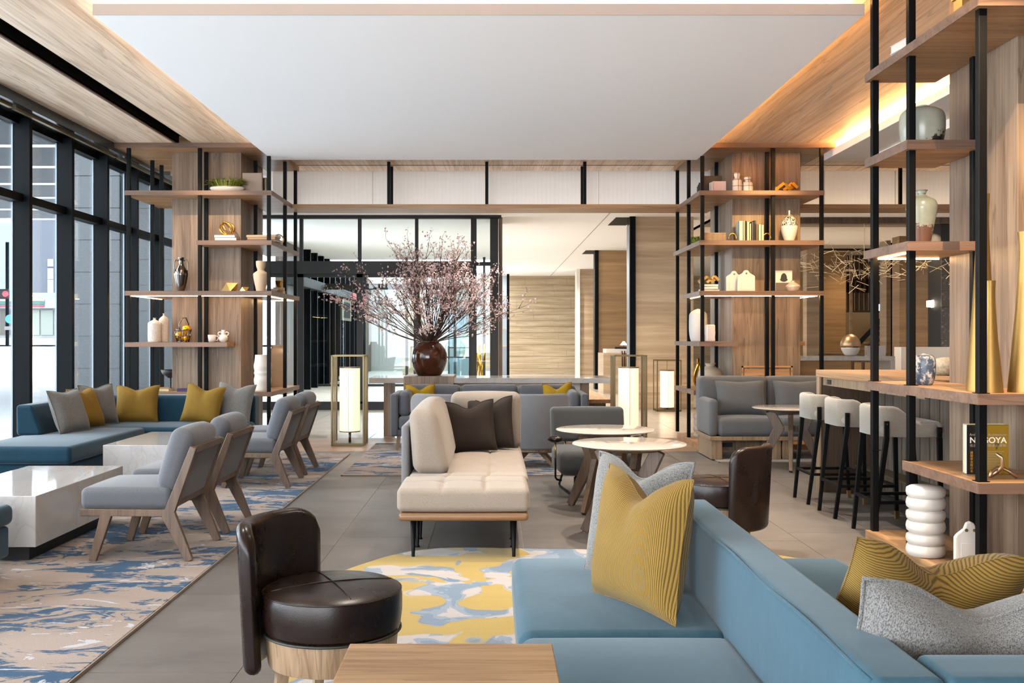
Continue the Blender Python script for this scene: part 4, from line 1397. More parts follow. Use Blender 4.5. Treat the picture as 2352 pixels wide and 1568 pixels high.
yt = -.0158
text('NAGOYA', t, (-bw / 2 + .013, yt, .166), .043, 'ink_w', width=bw - .028, offs=.0009)
text('Architects & Architecture', t, (-bw / 2 + .013, yt, .204), .018, 'ink_g', width=bw - .028)
text('名古屋の建築家と建築', t, (-bw / 2 + .013, yt, .146), .016, 'ink_g', width=bw - .028)
for k, ch in enumerate('建築家会館の本'):
    text(ch, t, (-bw / 2 + .016, yt, .108 - .0165 * k), .016, 'ink_y')
for k in range(12):
    obj('text_line', box(-.04, .085 - .012 * (k % 4), yt - .0002, yt + .0006, .118 - .0088 * k, .120 - .0088 * k), 'ink_g', t)
obj('tower_print', plate([(.04, .13), (.05, .132), (.054, .15), (.062, .155), (.06, .165), (.038, .165), (.036, .155), (.044, .15)], yt + .0003, yt + .0008), plain('tower_ink', srgb(80, 64, 24), .6), t)
book('white book standing behind the architecture book', wx(2262, 5.36), 5.372, N5, .03, .21, .262, srgb(236, 230, 220), PI / 2, False)
t = thing('chain_ornament', 'gold interlocked tube ornament before the architecture book', 'ornament', (wx(2297, 5.16), 5.15, N5))
obj('link', tube([(-.062, -.01, .008), (-.05, 0, .035), (-.02, .01, .052), (.01, .01, .054), (.045, .0, .035), (.075, -.015, .008)], .0085, 10), 'bronze', t, smooth=True)
obj('link', tube([(-.035, .03, .008), (-.012, .015, .03), (.002, -.014, .065), (-.006, -.02, .11), (-.028, -.005, .13)], [.0085, .0095, .0105, .0095, .006], 10), 'bronze', t, smooth=True)


# ================================================================ RUGS
def rug_mat(name, base, base2, blue, pale, kx, ky, thr=.562):
    t = NT(name)
    base, base2, blue, pale = dk(base, .80), dk(base2, .62), dk(blue, .50), dk(pale, .95)
    v = t.coords((kx, ky, 1), True)
    warp = t.n('TexNoise')
    warp.inputs['Scale'].default_value = 1.3
    t.l(v, warp.inputs['Vector'])
    vm = t.n('MixRGB', blend_type='LINEAR_LIGHT')
    vm.inputs['Fac'].default_value = .35
    t.l(v, vm.inputs['Color1'])
    t.l(warp.outputs['Color'], vm.inputs['Color2'])
    n1 = t.noise(vm.outputs['Color'], 1.4, 5, .62, .5)
    n2 = t.noise(vm.outputs['Color'], 3.3, 6, .7, 1.3)
    n3 = t.noise(v, .8, 3, .5, .3)
    c = t.ramp(n3, [(.35, base), (.55, base2), (.7, base)])
    sum_ = t.n('Math', operation='MULTIPLY_ADD')
    sum_.inputs[1].default_value = .55
    t.l(n2, sum_.inputs[0])
    hm = t.n('Math', operation='MULTIPLY')
    hm.inputs[1].default_value = .55
    t.l(n1, hm.inputs[0])
    t.l(hm.outputs[0], sum_.inputs[2])
    mk = t.ramp(sum_.outputs[0], [(thr, (0, 0, 0, 1)), (thr + .004, (.55, .55, .55, 1)), (thr + .022, (1, 1, 1, 1))])
    c = t.mix(mk, c, blue)
    n4 = t.noise(vm.outputs['Color'], 2.4, 6, .6, 2.0)
    c = t.mix(t.ramp(n4, [(.625, (0, 0, 0, 1)), (.632, (.75, .75, .75, 1))]), c, pale)
    c = t.mix(t.ramp(n4, [(.613, (0, 0, 0, 1)), (.62, (.35, .35, .35, 1)), (.627, (0, 0, 0, 1))]), c, dk(base, .35))
    fz = t.noise(t.coords((220, 220, 60), True), 1.0, 2)
    c = t.mix(.5, c, t.ramp(fz, [(.3, (.8, .8, .8, 1)), (.7, (1.08, 1.08, 1.08, 1))]), 'MULTIPLY')
    t.col(c)
    t.set(rough=.95, sheen=.05, spec=.03)
    t.bump(fz, .5, .003)
    return t.m


M['rug_blue'] = rug_mat('inkwash_rug', srgb(150, 137, 130), srgb(160, 145, 134), srgb(62, 96, 130), srgb(164, 168, 176), 1.0, 2.1)


def blossom_rug(name):
    t = NT(name)
    v = t.coords((1, 1, 1), True)
    w = t.n('TexNoise')
    w.inputs['Scale'].default_value = 2.2
    t.l(v, w.inputs['Vector'])
    vm = t.n('MixRGB', blend_type='LINEAR_LIGHT')
    vm.inputs['Fac'].default_value = .16
    t.l(v, vm.inputs['Color1'])
    t.l(w.outputs['Color'], vm.inputs['Color2'])
    a = t.noise(vm.outputs['Color'], 2.1, 2, .4, .8)
    b = t.noise(vm.outputs['Color'], 3.4, 3, .5, .6)
    c = t.ramp(b, [(.42, srgb(112, 132, 154)), (.43, srgb(136, 150, 168)), (.50, srgb(186, 176, 172)), (.62, srgb(180, 172, 170)), (.63, srgb(98, 122, 148))], 'CONSTANT')
    c = t.mix(t.ramp(a, [(.505, (0, 0, 0, 1)), (.510, (1, 1, 1, 1))]), c, srgb(180, 150, 52))
    c = t.mix(t.ramp(a, [(.493, (0, 0, 0, 1)), (.5, (.5, .5, .5, 1)), (.507, (0, 0, 0, 1))]), c, srgb(120, 110, 70))
    f = t.noise(t.coords((200, 200, 60), True), 1.0, 2)
    g = t.noise(t.coords((2, 12, 2), True), 1.0, 3)
    c = t.mix(.5, c, t.ramp(f, [(.3, (.82, .82, .82, 1)), (.7, (1.08, 1.08, 1.08, 1))]), 'MULTIPLY')
    c = t.mix(.4, c, t.ramp(g, [(.3, (.8, .8, .8, 1)), (.7, (1.05, 1.05, 1.05, 1))]), 'MULTIPLY')
    t.col(t.mix(1.0, c, (.60, .60, .60, 1), 'MULTIPLY'))
    t.set(rough=.95, sheen=.15, spec=.1)
    t.bump(f, .5, .003)
    return t.m


M['rug_bloom'] = blossom_rug('blossom_rug')
M['rug_edge'] = fabric('rug_binding', srgb(150, 130, 112), 150)


def rug(label, x0, x1, y0, y1, mat, th=.014):
    t = thing('area_rug', label, 'rug', ((x0 + x1) / 2, (y0 + y1) / 2, 0))
    w, d = (x1 - x0) / 2, (y1 - y0) / 2
    obj('pile', rbox(-w + .006, w - .006, -d + .006, d - .006, .001, th, .006), mat, t, smooth=True)
    obj('binding', add(box(-w, w, -d, -d + .012, .0005, th * .8), box(-w, w, d - .012, d, .0005, th * .8), box(-w, -w + .012, -d, d, .0005, th * .8), box(w - .012, w, -d, d, .0005, th * .8)), 'rug_edge', t)


rug('long ink wash rug in mauve and blue under the lounge chairs', -4.5, -1.605, 2.4, 11.3, 'rug_blue')
rug('smaller ink wash rug in mauve and blue under the tub chairs', -1.44, 1.05, 9.5, 12.35, 'rug_blue')
rug('plain grey rug under the grey loveseat', 2.395, 4.3, 10.53, 11.66, fabric('flat_grey_rug', srgb(142, 133, 126), 120), .01)
pts = []
for k in range(72):
    a = 2 * PI * k / 72
    ca, sa = math.cos(a), math.sin(a)
    e = 2 / 3.2
    wob = 1 + .035 * math.sin(3 * a + .8) + .02 * math.sin(7 * a)
    pts.append((.62 + 1.55 * wob * math.copysign(abs(ca) ** e, ca), 4.45 + 1.78 * wob * math.copysign(abs(sa) ** e, sa)))
one('area_rug', slab([(x - .62, y - 4.45) for x, y in pts], .0005, .014), 'rug_bloom', 'curved rug of yellow and blue blossoms under the front sofa', 'rug', (.62, 4.45, 0))

# ================================================================ SEATING
def pillow_geo(w, h, t, chop=.05, n=22, seed=1):
    r = random.Random(seed)
    ph = [r.uniform(0, 6) for _ in range(4)]
    V, F, ed = [], [], []
    for s in (-1, 1):
        for j in range(n + 1):
            for i in range(n + 1):
                u, v = -1 + 2 * i / n, -1 + 2 * j / n
                x = w / 2 * u * (1 - .075 * (1 - v * v))
                z = h / 2 * v * (1 - .06 * (1 - u * u)) + h / 2
                th = t / 2 * ((1 - u ** 4) * (1 - v ** 4)) ** .62
                th *= 1 + .06 * math.sin(3 * u + ph[0]) * math.sin(2.5 * v + ph[1])
                vv = max(0, v + .15) / 1.15
                q = math.exp(-(u / .42) ** 2) * vv ** 1.7
                z -= chop * q
                th *= 1 - .25 * math.exp(-(u / .16) ** 2) * vv ** 1.2 * min(1, chop / .03)
                if v < -.8:
                    z = max(z, 0.0)
                V.append((x, s * th, z))
    m = (n + 1) * (n + 1)
    for s in (0, 1):
        for j in range(n):
            for i in range(n):
                a = s * m + j * (n + 1) + i
                q = (a, a + 1, a + n + 2, a + n + 1)
                F.append(q if s == 0 else q[::-1])
    rim = [j * (n + 1) for j in range(n + 1)]
    ring = [i for i in range(n + 1)] + [j * (n + 1) + n for j in range(1, n + 1)] + [n * (n + 1) + i for i in range(n - 1, -1, -1)] + [j * (n + 1) for j in range(n - 1, 0, -1)]
    return (V, F), [V[i] for i in ring]


def pillow(label, loc, rz, mat, w=.44, h=.42, t=.15, tilt=15, chop=.05, roll=0, piping=None, seed=1, name='throw_pillow'):
    g, rim = pillow_geo(w, h, t, chop, 22, seed)
    o = thing(name, label, 'pillow', loc)
    m = Matrix.Rotation(rz, 3, 'Z') @ Matrix.Rotation(math.radians(roll), 3, 'Y') @ Matrix.Rotation(-math.radians(tilt), 3, 'X')
    o.rotation_euler = m.to_euler()
    obj('cushion', g, mat, o, smooth=True)
    obj('piping' if piping else 'seam', tube(rim, .0055 if piping else .002, 6, True), piping or mat, o, smooth=True)
    return o


def make_lounge(label, loc, rz):
    t = thing('lounge_chair', label, 'chair', loc, rz, 'grey lounge chairs along the ink wash rug')
    for s in (-1, 1):
        x = s * .292
        obj('leg', beam((x, -.225, .275), (x * 1.02, -.305, 0), .034, .066, .03, .042), 'wood_frame', t, bevel=.004)
        obj('leg', beam((x, .125, .30), (x * 1.02, .262, 0), .034, .085, .03, .046), 'wood_frame', t, bevel=.004)
        obj('side_rail', beam((x, -.375, .285), (x, .165, .280), .034, .042), 'wood_frame', t, bevel=.004)
        obj('back_post', beam((x, .135, .262), (x, .285, .665), .034, .062, .030, .040), 'wood_frame', t, bevel=.004)
    obj('front_rail', box(-.275, .275, -.372, -.34, .265, .302), 'wood_frame', t)
    obj('top_rail', beam((-.275, .278, .648), (.275, .278, .648), .034, .036, side=(0, 0, 1)), 'wood_frame', t)
    obj('lower_rail', beam((-.275, .162, .335), (.275, .162, .335), .05, .03, side=(0, 0, 1)), 'wood_frame', t)
    obj('back_panel', beam((0, .172, .35), (0, .272, .635), .552, .02), 'grey_cool', t)
    obj('seat_cushion', rbox(-.29, .29, -.385, .145, .300, .425, .035, (.004, .008, .022)), 'grey_cool', t, smooth=True)
    bc = rbox(-.275, .275, -.07, .07, 0, .375, .055, (.004, .02, .014))
    obj('back_cushion', xf(bc, (0, .105, .405), (-.30, 0, 0)), 'grey_cool', t, smooth=True)
    return t


lc = make_lounge('grey lounge chair with walnut frame beside the nearest marble block table', (-2.03, 6.13, .014), -PI / 2)
dup(lc, (-2.03, 6.95, .014), -PI / 2, 'grey walnut lounge chair next to the nearest one, across from the marble table')
dup(lc, (-2.03, 8.97, .014), -PI / 2, 'grey walnut lounge chair facing the farther marble block table')
dup(lc, (-2.03, 9.76, .014), -PI / 2, 'grey walnut lounge chair at the far end of the long rug')


def marble_block(label, x0, x1, y0, y1, h=.40):
    t = thing('coffee_table', label, 'table', ((x0 + x1) / 2, (y0 + y1) / 2, .014))
    w, d = (x1 - x0) / 2, (y1 - y0) / 2
    obj('block', box(-w, w, -d, d, .088, h - .014), 'marble', t, bevel=.004)
    obj('plinth', box(-w + .07, w - .07, -d + .07, d - .07, 0, .088), 'black', t)


marble_block('polished white marble block table beside the nearest lounge chair', -3.33, -2.65, 5.79, 7.16)
marble_block('polished white marble block table in front of the window sofa', -3.33, -2.65, 8.53, 9.75)

# corner sofa by the windows
t = thing('corner_sofa', 'teal velvet corner sofa along the street windows', 'sofa', (-3.6, 10.0, .014))
OX, OY = 3.6, -10.0


def L(x0, x1, y0, y1, z0, z1, **kw):
    return rbox(x0 + OX, x1 + OX, y0 + OY, y1 + OY, z0 - .014, z1 - .014, **kw)


obj('base', L(-4.30, -3.50, 8.24, 10.9, .05, .275, r=.02), 'teal', t, smooth=True)
obj('base', L(-3.50, -2.56, 9.92, 10.9, .05, .275, r=.02), 'teal', t, smooth=True)
obj('seat_cushion', L(-4.32, -3.46, 8.18, 9.96, .28, .425, r=.04, puff=(0, 0, .012)), 'teal', t, smooth=True)
obj('seat_cushion', L(-4.12, -2.54, 9.97, 10.72, .28, .42, r=.04, puff=(0, 0, .010)), 'teal', t, smooth=True)
for ya_, yb_ in ((9.08, 9.78), (9.785, 10.45), (10.455, 10.95)):
    obj('back_cushion', L(-4.34, -4.10, ya_, yb_, .28 if ya_ > 9.2 else .425, .705, r=.035, fn=lambda x, y, z, u: (x - .025 * (u[2] + 1) * (u[0] + 1), y, z)), 'teal', t, smooth=True)
obj('back_cushion', L(-4.11, -2.55, 10.71, 10.95, .28, .70, r=.04), 'teal', t, smooth=True)
pillow('grey linen pillow at the near end of the corner sofa', (-3.90, 9.34, .435), PI / 2 - .2, 'linen_grey', .46, .42, .16, 20, .02, piping='linen_grey', seed=1)
pillow('mustard velvet pillow between two grey ones against the window back', (-3.91, 9.78, .435), PI / 2 - .15, 'mustard', .44, .42, .16, 22, .03, seed=2)
pillow('grey linen pillow in the corner of the teal sofa', (-3.99, 10.2, .43), 1.1, 'linen_grey', .44, .42, .15, 14, .03, piping='linen_grey', seed=3)
pillow('mustard velvet pillow next to the corner of the teal sofa', (wx(312, 10.5), 10.50, .43), .12, 'mustard', .45, .40, .15, 16, .05, seed=4)
pillow('mustard velvet pillow leaning on the grey one at the sofa end', (wx(457, 10.4), 10.40, .43), -.1, 'mustard', .42, .41, .15, 17, .05, roll=6, seed=5)
pillow('grey linen pillow at the shelf end of the teal sofa', (wx(533, 10.6), 10.54, .43), -.25, 'linen_grey', .44, .42, .15, 15, .05, roll=4, seed=6)

# end of another teal bench at the left
t = thing('upholstered_bench', 'teal bench end beside the nearest marble block table', 'bench', (-3.3, 5.0, .014))
obj('base', rbox(-.6, .64, -.5, .5, .10, .27, .02), 'teal', t, smooth=True)
obj('seat_cushion', rbox(-.62, .66, -.52, .52, .275, .39, .04, (0, 0, .012)), 'teal', t, smooth=True)
for x in (-.55, .58):
    for y in (-.42, .42):
        obj('leg', beam((x, y, .11), (x, y, 0), .05, .05, .035, .035), 'wood_frame', t)

# oatmeal daybed
t = thing('daybed', 'oatmeal tufted daybed with slim black legs', 'daybed', (-.17, 5.87, 0))
M['oak_warm'] = wood('warm_oak', srgb(168, 126, 90), srgb(136, 98, 68), 'X', 1.2, world=False)


def tuft(seams, cross):
    def f(x, y, z, u):
        if u[2] > .5:
            d = 0
            for s in seams:
                d += .009 * math.exp(-((x - s) / .010) ** 2)
            for c_ in cross:
                d += .008 * math.exp(-((y - c_) / .012) ** 2)
                for s in seams:
                    d += .014 * math.exp(-((x - s) ** 2 + (y - c_) ** 2) / .0016)
            z -= d
        return x, y, z
    return f


obj('platform', rbox(-.382, .385, 0, 2.42, .238, .286, .022), 'oak_warm', t, smooth=True)
obj('seat_cushion', rbox(-.392, .392, .005, .56, .290, .430, .032, (.003, .005, .012), 44, tuft((-.13, .13), (.0,))), 'beige', t, smooth=True)
obj('seat_cushion', rbox(-.372, .405, .565, 2.36, .290, .432, .032, (.004, 0, .012), 60, tuft((-.12, .14), (-.72, -.36, 0, .36, .72))), 'beige', t, smooth=True)
obj('side_panel', rbox(-.425, -.375, .66, 2.40, .25, .745, .022), 'grey_light', t, smooth=True)
obj('back_panel', rbox(-.425, .41, 2.37, 2.42, .25, .745, .022), 'grey_light', t, smooth=True)


def lean(k):
    return lambda x, y, z, u: (x + k * (1 - u[2]) * .5 * (1 if u[0] > 0 else .3), y, z)


obj('bolster', rbox(-.375, -.20, .62, 2.1, .432, .850, .06, (.015, .02, .02), 9, lean(.10)), 'beige', t, smooth=True)
obj('back_cushion', rbox(-.16, .40, 2.13, 2.34, .432, .875, .05, (.006, .04, .012), 9), 'beige', t, smooth=True)
for x in (-.30, .30):
    for y in (.09, .43, .68, 2.3):
        obj('leg', tube([(x, y, .24), (x, y - .01, .02), (x, y - .01, .012), (x, y - .01, 0)], [.019, .010, .010, .017], 12), 'steel', t, smooth=True)
pillow('dark taupe velvet pillow in front of its twin on the daybed', (wx(1083, 7.72), 7.70, .44), .12, 'taupe', .40, .40, .13, 14, .055, roll=-3, piping='taupe', seed=7)
pillow('dark taupe velvet pillow behind its twin on the daybed', (wx(1128, 7.86), 7.89, .44), -.22, 'taupe', .38, .41, .12, 10, .055, roll=-5, piping='taupe', seed=8)

# tub chairs seen from behind
def tub(label, x, y):
    t = thing('tub_chair', label, 'chair', (x, y, .014), 0, 'pale grey tub chairs turned to the far sofa')
    obj('shell', arc_panel(.305, .05, .185, .745, math.radians(-178), math.radians(-2), 30, .05, .2, .024), 'grey_light', t, smooth=True)
    obj('seat_cushion', lathe([(0, .2), (.26, .2), (.3, .23), (.3, .36), (.27, .4), (0, .41)], 32), 'grey_light', t, smooth=True)
    obj('base_ring', lathe([(0, .15), (.29, .15), (.325, .165), (.325, .188), (0, .2)], 32), 'wood_oak', t, smooth='auto')
    for k in range(4):
        a = PI / 4 + k * PI / 2
        obj('leg', beam((.10 * math.cos(a), .10 * math.sin(a), .15), (.30 * math.cos(a), .30 * math.sin(a), 0), .04, .05, .03, .03, side=(-math.sin(a), math.cos(a), 0)), 'wood_oak', t)
    return t


tub('pale grey tub chair partly hidden behind the daybed bolster', -.46, 10.25)
tub('pale grey tub chair behind the daybed back cushion', .425, 10.25)

# far three seat sofa
t = thing('three_seat_sofa', 'grey three seat sofa facing the tub chairs', 'sofa', (-.03, 11.5, .014))
W = 1.148
obj('frame', rbox(-W, W, .02, .88, .165, .24, .02), 'grey_cool', t, smooth=True)
obj('back_panel', rbox(-W, W, .82, .90, .165, .64, .03), 'grey_cool', t, smooth=True)
for s in (-1, 1):
    obj('arm', rbox(min(s * W, s * (W - .09)), max(s * W, s * (W - .09)), 0, .88, .165, .655, .025), 'grey_cool', t, smooth=True)
    obj('arm_cushion', rbox(min(s * (W - .095), s * (W - .225)), max(s * (W - .095), s * (W - .225)), .04, .70, .40, .67, .045, (.01, .01, .02)), 'grey_cool', t, smooth=True)
cw = (2 * (W - .095)) / 3
for k in range(3):
    x0 = -(W - .095) + cw * k
    obj('seat_cushion', rbox(x0 + .004, x0 + cw - .004, .0, .66, .242, .395, .04, (.004, .008, .014)), 'grey_cool', t, smooth=True)
    bk_ = obj('back_cushion', rbox(x0 + .006, x0 + cw - .006, .64, .82, .40, .725, .05, (.006, .02, .01)), 'grey_cool', t, smooth=True)
    obj('piping', tube([(x0 + .03, .66, .69), (x0 + .05, .66, .712), (x0 + cw - .05, .66, .712), (x0 + cw - .03, .66, .69)], .005, 6), 'grey_dark', bk_, smooth=True)
for x in (-1.05, 1.05):
    for y in (.08, .8):
        obj('leg', beam((x, y, .17), (x * 1.02, y, 0), .045, .045, .03, .03), 'wood_oak', t)
pillow('yellow pillow at the lantern end of the far grey sofa', (wx(965, 11.9), 11.94, .44), .15, 'yellow', .36, .33, .13, 16, .06, piping='mustard', seed=9)
pillow('yellow pillow at the bench end of the far grey sofa', (wx(1282, 11.9), 11.96, .44), -.25, 'yellow', .36, .34, .13, 14, .07, roll=-5, piping='mustard', seed=10)

# armchair with knob arms
t = thing('sled_armchair', 'charcoal armchair on a black sled frame with brown knobs', 'chair', (.86, 8.48, 0), .06)
obj('seat_cushion', rbox(-.322, .322, -.33, .30, .19, .385, .05, (.006, .01, .02)), 'grey_dark', t, smooth=True)
obj('backrest', rbox(-.325, .325, .27, .39, .415, .705, .035, (0, .0, .006), 9, lambda x, y, z, u: (x, y + .03 * u[2] - (.02 * (1 - abs(u[0])) if u[1] < 0 else 0), z)), 'grey_dark', t, smooth=True)
for s in (-1, 1):
    xx = s * .335
    fr = [(xx, .20, .45), (xx, .20, .30), (xx, -.02, .19), (xx * .95, -.04, .175)]
    obj('arm_post', tube([(s * .352, -.24, .33), (s * .352, -.24, .17), (s * .34, -.235, .15), (s * .30, -.22, .14)], .0085, 8), 'steel', t, smooth=True)
    obj('brass_post', tube([(s * .352, -.24, .33), (s * .352, -.24, .46)], .0085, 8), 'brass', t, smooth=True)
    obj('knob', lathe([(0, 0), (.03, .002), (.062, .018), (.066, .03), (.058, .046), (.03, .056), (0, .058)], 24), 'leather', t, smooth=True, loc=(s * .352, -.24, .455))
    obj('sled', tube([(s * .20, -.31, .18), (s * .20, -.31, .03), (s * .20, -.295, .012), (s * .21, .0, .010), (s * .24, .33, .012), (s * .245, .35, .03), (s * .21, .28, .18)], .010, 8), 'steel', t, smooth=True)
    obj('back_post', tube([(s * .2, .27, .30), (s * .2, .31, .45)], .008, 8), 'brass', t, smooth=True)
obj('cross_bar', tube([(-.2, -.31, .18), (.2, -.31, .18)], .010, 8), 'steel', t, smooth=True)


# pedestal tables
def pedestal(label, x, y, rz, z=0.0):
    t = thing('round_table', label, 'table', (x, y, z), rz, 'round marble tables on splayed oak legs')
    R, H = .38, .62 - z
    obj('top', lathe([(0, H - .03), (R - .10, H - .03), (R - .012, H - .014), (R, H - .008), (R - .003, H - .003), (R - .012, H), (0, H)], 64), 'marble_top', t, smooth='auto')
    obj('sub_top', lathe([(0, H - .05), (.2, H - .05), (.21, H - .03), (0, H - .03)], 32), 'wood_frame', t)
    for k in range(4):
        a = PI / 4 + k * PI / 2
        c, s = math.cos(a), math.sin(a)
        sd = (-s, c, 0)
        lg = obj('leg', add(beam((.105 * c, .105 * s, H - .20), (.315 * c, .315 * s, 0.006), .05, .105, .036, .06, side=sd),
                            beam((.105 * c, .105 * s, H - .235), (.20 * c, .20 * s, H - .045), .05, .105, .05, .09, side=sd)), 'wood_frame', t, bevel=.006)
        obj('glide', tube([(.315 * c, .315 * s, 0), (.315 * c, .315 * s, .008)], .014, 10), 'silver', lg)
    obj('hub', add(beam((-.11, -.11, H - .215), (.11, .11, H - .215), .04, .06), beam((-.11, .11, H - .215), (.11, -.11, H - .215), .04, .06)), 'wood_frame', t)
    return t


pedestal('round cream marble table nearest the front sofa', .915, 6.65, .35)
pedestal('round cream marble table before the charcoal armchair', .871, 7.67, .15)
pedestal('round cream marble table in front of the loveseat', wx(1816, 10.05), 10.05, .5)


# leather stools
def leather_stool(label, x, y, adeg, z=.0):
    t = thing('leather_stool', label, 'stool', (x, y, z), math.radians(adeg), 'brown leather stools with curved low backs')
    obj('seat', lathe([(0, .30), (.222, .30), (.236, .312), (.242, .36), (.242, .415), (.236, .436), (.215, .447), (.12, .455), (0, .458)], 56), 'leather', t, smooth='auto')
    obj('seam', tube([(.2385 * math.cos(a), .2385 * math.sin(a), .433) for a in [2 * PI * i / 48 for i in range(48)]], .0028, 6, True), 'leather', t, smooth=True)
    for k in range(2):
        a = PI / 4 + k * PI / 2
        sm = [(q * math.cos(a), q * math.sin(a), .459 - .0125 * (abs(q) / .215) ** 2) for q in [-.215 + .043 * i for i in range(11)]]
        obj('seam', tube(sm, .0026, 6), 'leather', t, smooth=True)
    obj('welt', tube([(.236 * math.cos(a), .236 * math.sin(a), .299) for a in [2 * PI * i / 48 for i in range(48)]], .005, 6, True), 'black', t, smooth=True)
    obj('base_ring', lathe([(0, .19), (.218, .19), (.22, .195), (.228, .296), (0, .298)], 56), 'wood_oak', t, smooth='auto')
    for k in range(4):
        a = PI / 4 + k * PI / 2
        obj('leg', beam((.17 * math.cos(a), .17 * math.sin(a), .22), (.195 * math.cos(a), .195 * math.sin(a), 0), .045, .045, .03, .03, side=(-math.sin(a), math.cos(a), 0)), 'wood_oak', t)
    b = obj('backrest', arc_panel(.246, .055, .165, .675, math.radians(-52), math.radians(52), 26, .05, .09, .026), 'leather', t, smooth=True)
    return t


leather_stool('brown leather stool with curved back beside the wooden side table', -.555, 3.47, 160, .014)
leather_stool('brown leather stool with curved back behind the blue front sofa', 1.395, 6.16, -38)

# front sofa
t = thing('island_sofa', 'sky blue velvet island sofa in the foreground', 'sofa', (.78, 3.0, .014))
OX, OY = -.78, -3.0
obj('base', L(.11, 1.40, 1.3, 4.0, .06, .262, r=.02), 'teal_light', t, smooth=True)
obj('seat_cushion', L(.08, .722, 2.995, 4.06, .265, .43, r=.045, puff=(.003, .004, .014)), 'teal_light', t, smooth=True)
obj('seat_cushion', L(.08, .722, 1.9, 2.99, .265, .43, r=.045, puff=(.003, .004, .014)), 'teal_light', t, smooth=True)
obj('seat_cushion', L(.845, 1.42, 2.03, 4.06, .265, .43, r=.045, puff=(.003, .004, .010)), 'teal_light', t, smooth=True)
obj('backrest', L(.712, .852, 1.86, 3.95, .262, .682, r=.02, puff=(.012, 0, 0), m=9), 'teal_light', t, smooth=True)
obj('backrest', L(.853, 1.75, 1.86, 2.022, .262, .682, r=.02), 'teal_light', t, smooth=True)
obj('welt', tube([(.716 + OX, y + OY, .675 - .014 + .003 * math.sin(y * 9)) for y in [1.88 + .1 * i for i in range(21)]], .004, 6), 'teal_light', t, smooth=True)
for x in (.2, 1.3):
    for y in (1.5, 3.85):
        obj('leg', beam((x + OX, y + OY, .05), (x + OX, y + OY, 0), .06, .06), 'wood_oak', t)
pillow('mustard corduroy pillow leaning on the blue sofa back', (.455, 3.25, .437), -1.09, 'cord', .46, .45, .17, 9, .085, seed=12)
pillow('grey tweed pillow with piping behind the corduroy one', (.50, 3.63, .437), -.88, 'tweed', .46, .45, .16, 11, .07, piping='tweed', seed=13)
M['cord_z'] = corduroy('mustard_corduroy_crosswise', srgb(172, 138, 70), 'Z', 340)
pillow('mustard corduroy pillow slumped on the far side of the blue sofa', (1.10, 2.72, .437), PI + .12, 'cord_z', .50, .40, .17, 28, .085, roll=-7, seed=14)
pillow('grey tweed pillow with piping propped behind the blue sofa corner', (1.04, 2.29, .437), PI + .02, 'tweed', .54, .39, .18, 24, .085, roll=-3, piping='tweed', seed=15)

# wooden side table at the front
t = thing('side_table', 'honey oak side table standing against the blue sofa', 'table', (-.10, 2.25, .014))
obj('top', box(-.258, .252, -.25, .262, .508, .536), 'wood_table', t, bevel=.003)
for x in (-.23, .12):
    for y in (-.22, .23):
        obj('leg', box(x - .018, x + .018, y - .018, y + .018, 0, .508), 'wood_table', t)

# loveseat behind the bar stools
t = thing('loveseat', 'grey two seat loveseat on a wooden base', 'sofa', (3.1, 10.68, .010))
OX = -3.1
for k, (a, b) in enumerate(((2.34, 3.095), (3.105, 3.86))):
    obj('back_cushion', rbox(a + OX, b + OX, .54, .80, .44, .870, .05, (.0, .01, .006)), 'grey', t, smooth=True)
obj('seat_cushion', rbox(2.435 + OX, 3.097 + OX, .0, .56, .25, .445, .045, (.003, .006, .014)), 'grey', t, smooth=True)
obj('seat_cushion', rbox(3.103 + OX, 3.86 + OX, .0, .56, .25, .445, .045, (.003, .006, .014)), 'grey', t, smooth=True)
obj('arm', rbox(2.335 + OX, 2.43 + OX, .02, .72, .25, .648, .04), 'grey', t, smooth=True)
obj('base_rail', box(2.34 + OX, 3.86 + OX, .01, .78, .205, .248), 'wood_oak', t, bevel=.004)
for x in (2.36, 2.99, 3.12, 3.72):
    lg = obj('leg', box(x + OX, x + OX + .115, .03, .75, 0, .205), 'wood_oak', t, bevel=.004)
obj('stretcher', box(2.475 + OX, 2.99 + OX, .35, .40, .06, .18), 'wood_oak', t)
obj('socket', box(2.545 + OX, 2.66 + OX, .345, .35, .10, .15), 'black', t)
pillow('grey back pillow beside the loveseat arm', (wx(1704, 11.05), 11.06, .455), .0, 'grey', .56, .40, .16, 14, .01, seed=16)
pillow('grey back pillow on the bar side of the loveseat', (wx(1838, 11.05), 11.06, .455), .0, 'grey', .56, .40, .16, 14, .01, seed=17)

# bar counter
t = thing('bar_counter', 'high walnut bar counter with power sockets', 'counter', (3.25, 7.5, 0))
OX, OY = -3.25, -7.5
obj('top', box(2.80 + OX, 3.75 + OX, 6.50 + OY, 8.62 + OY, .985, 1.043), 'wood_y', t, bevel=.003)
ap = obj('apron', box(2.83 + OX, 2.85 + OX, 6.52 + OY, 8.52 + OY, .915, .985), 'wood_oak', t)
for y in (6.72, 7.40, 8.36):
    s_ = obj('socket', box(2.824 + OX, 2.83 + OX, y + OY - .045, y + OY + .045, .928, .966), 'black', ap)
    obj('outlet', add(box(2.8225 + OX, 2.824 + OX, y + OY - .025, y + OY - .005, .938, .956), box(2.8225 + OX, 2.824 + OX, y + OY + .008, y + OY + .026, .938, .956)), 'grey_dark', s_)
obj('end_panel', box(2.81 + OX, 3.70 + OX, 8.53 + OY, 8.60 + OY, 0, .985), 'wood_dark', t)
obj('end_edge', box(2.80 + OX, 2.815 + OX, 8.525 + OY, 8.605 + OY, 0, .985), 'wood_oak', t)
n_ = 24
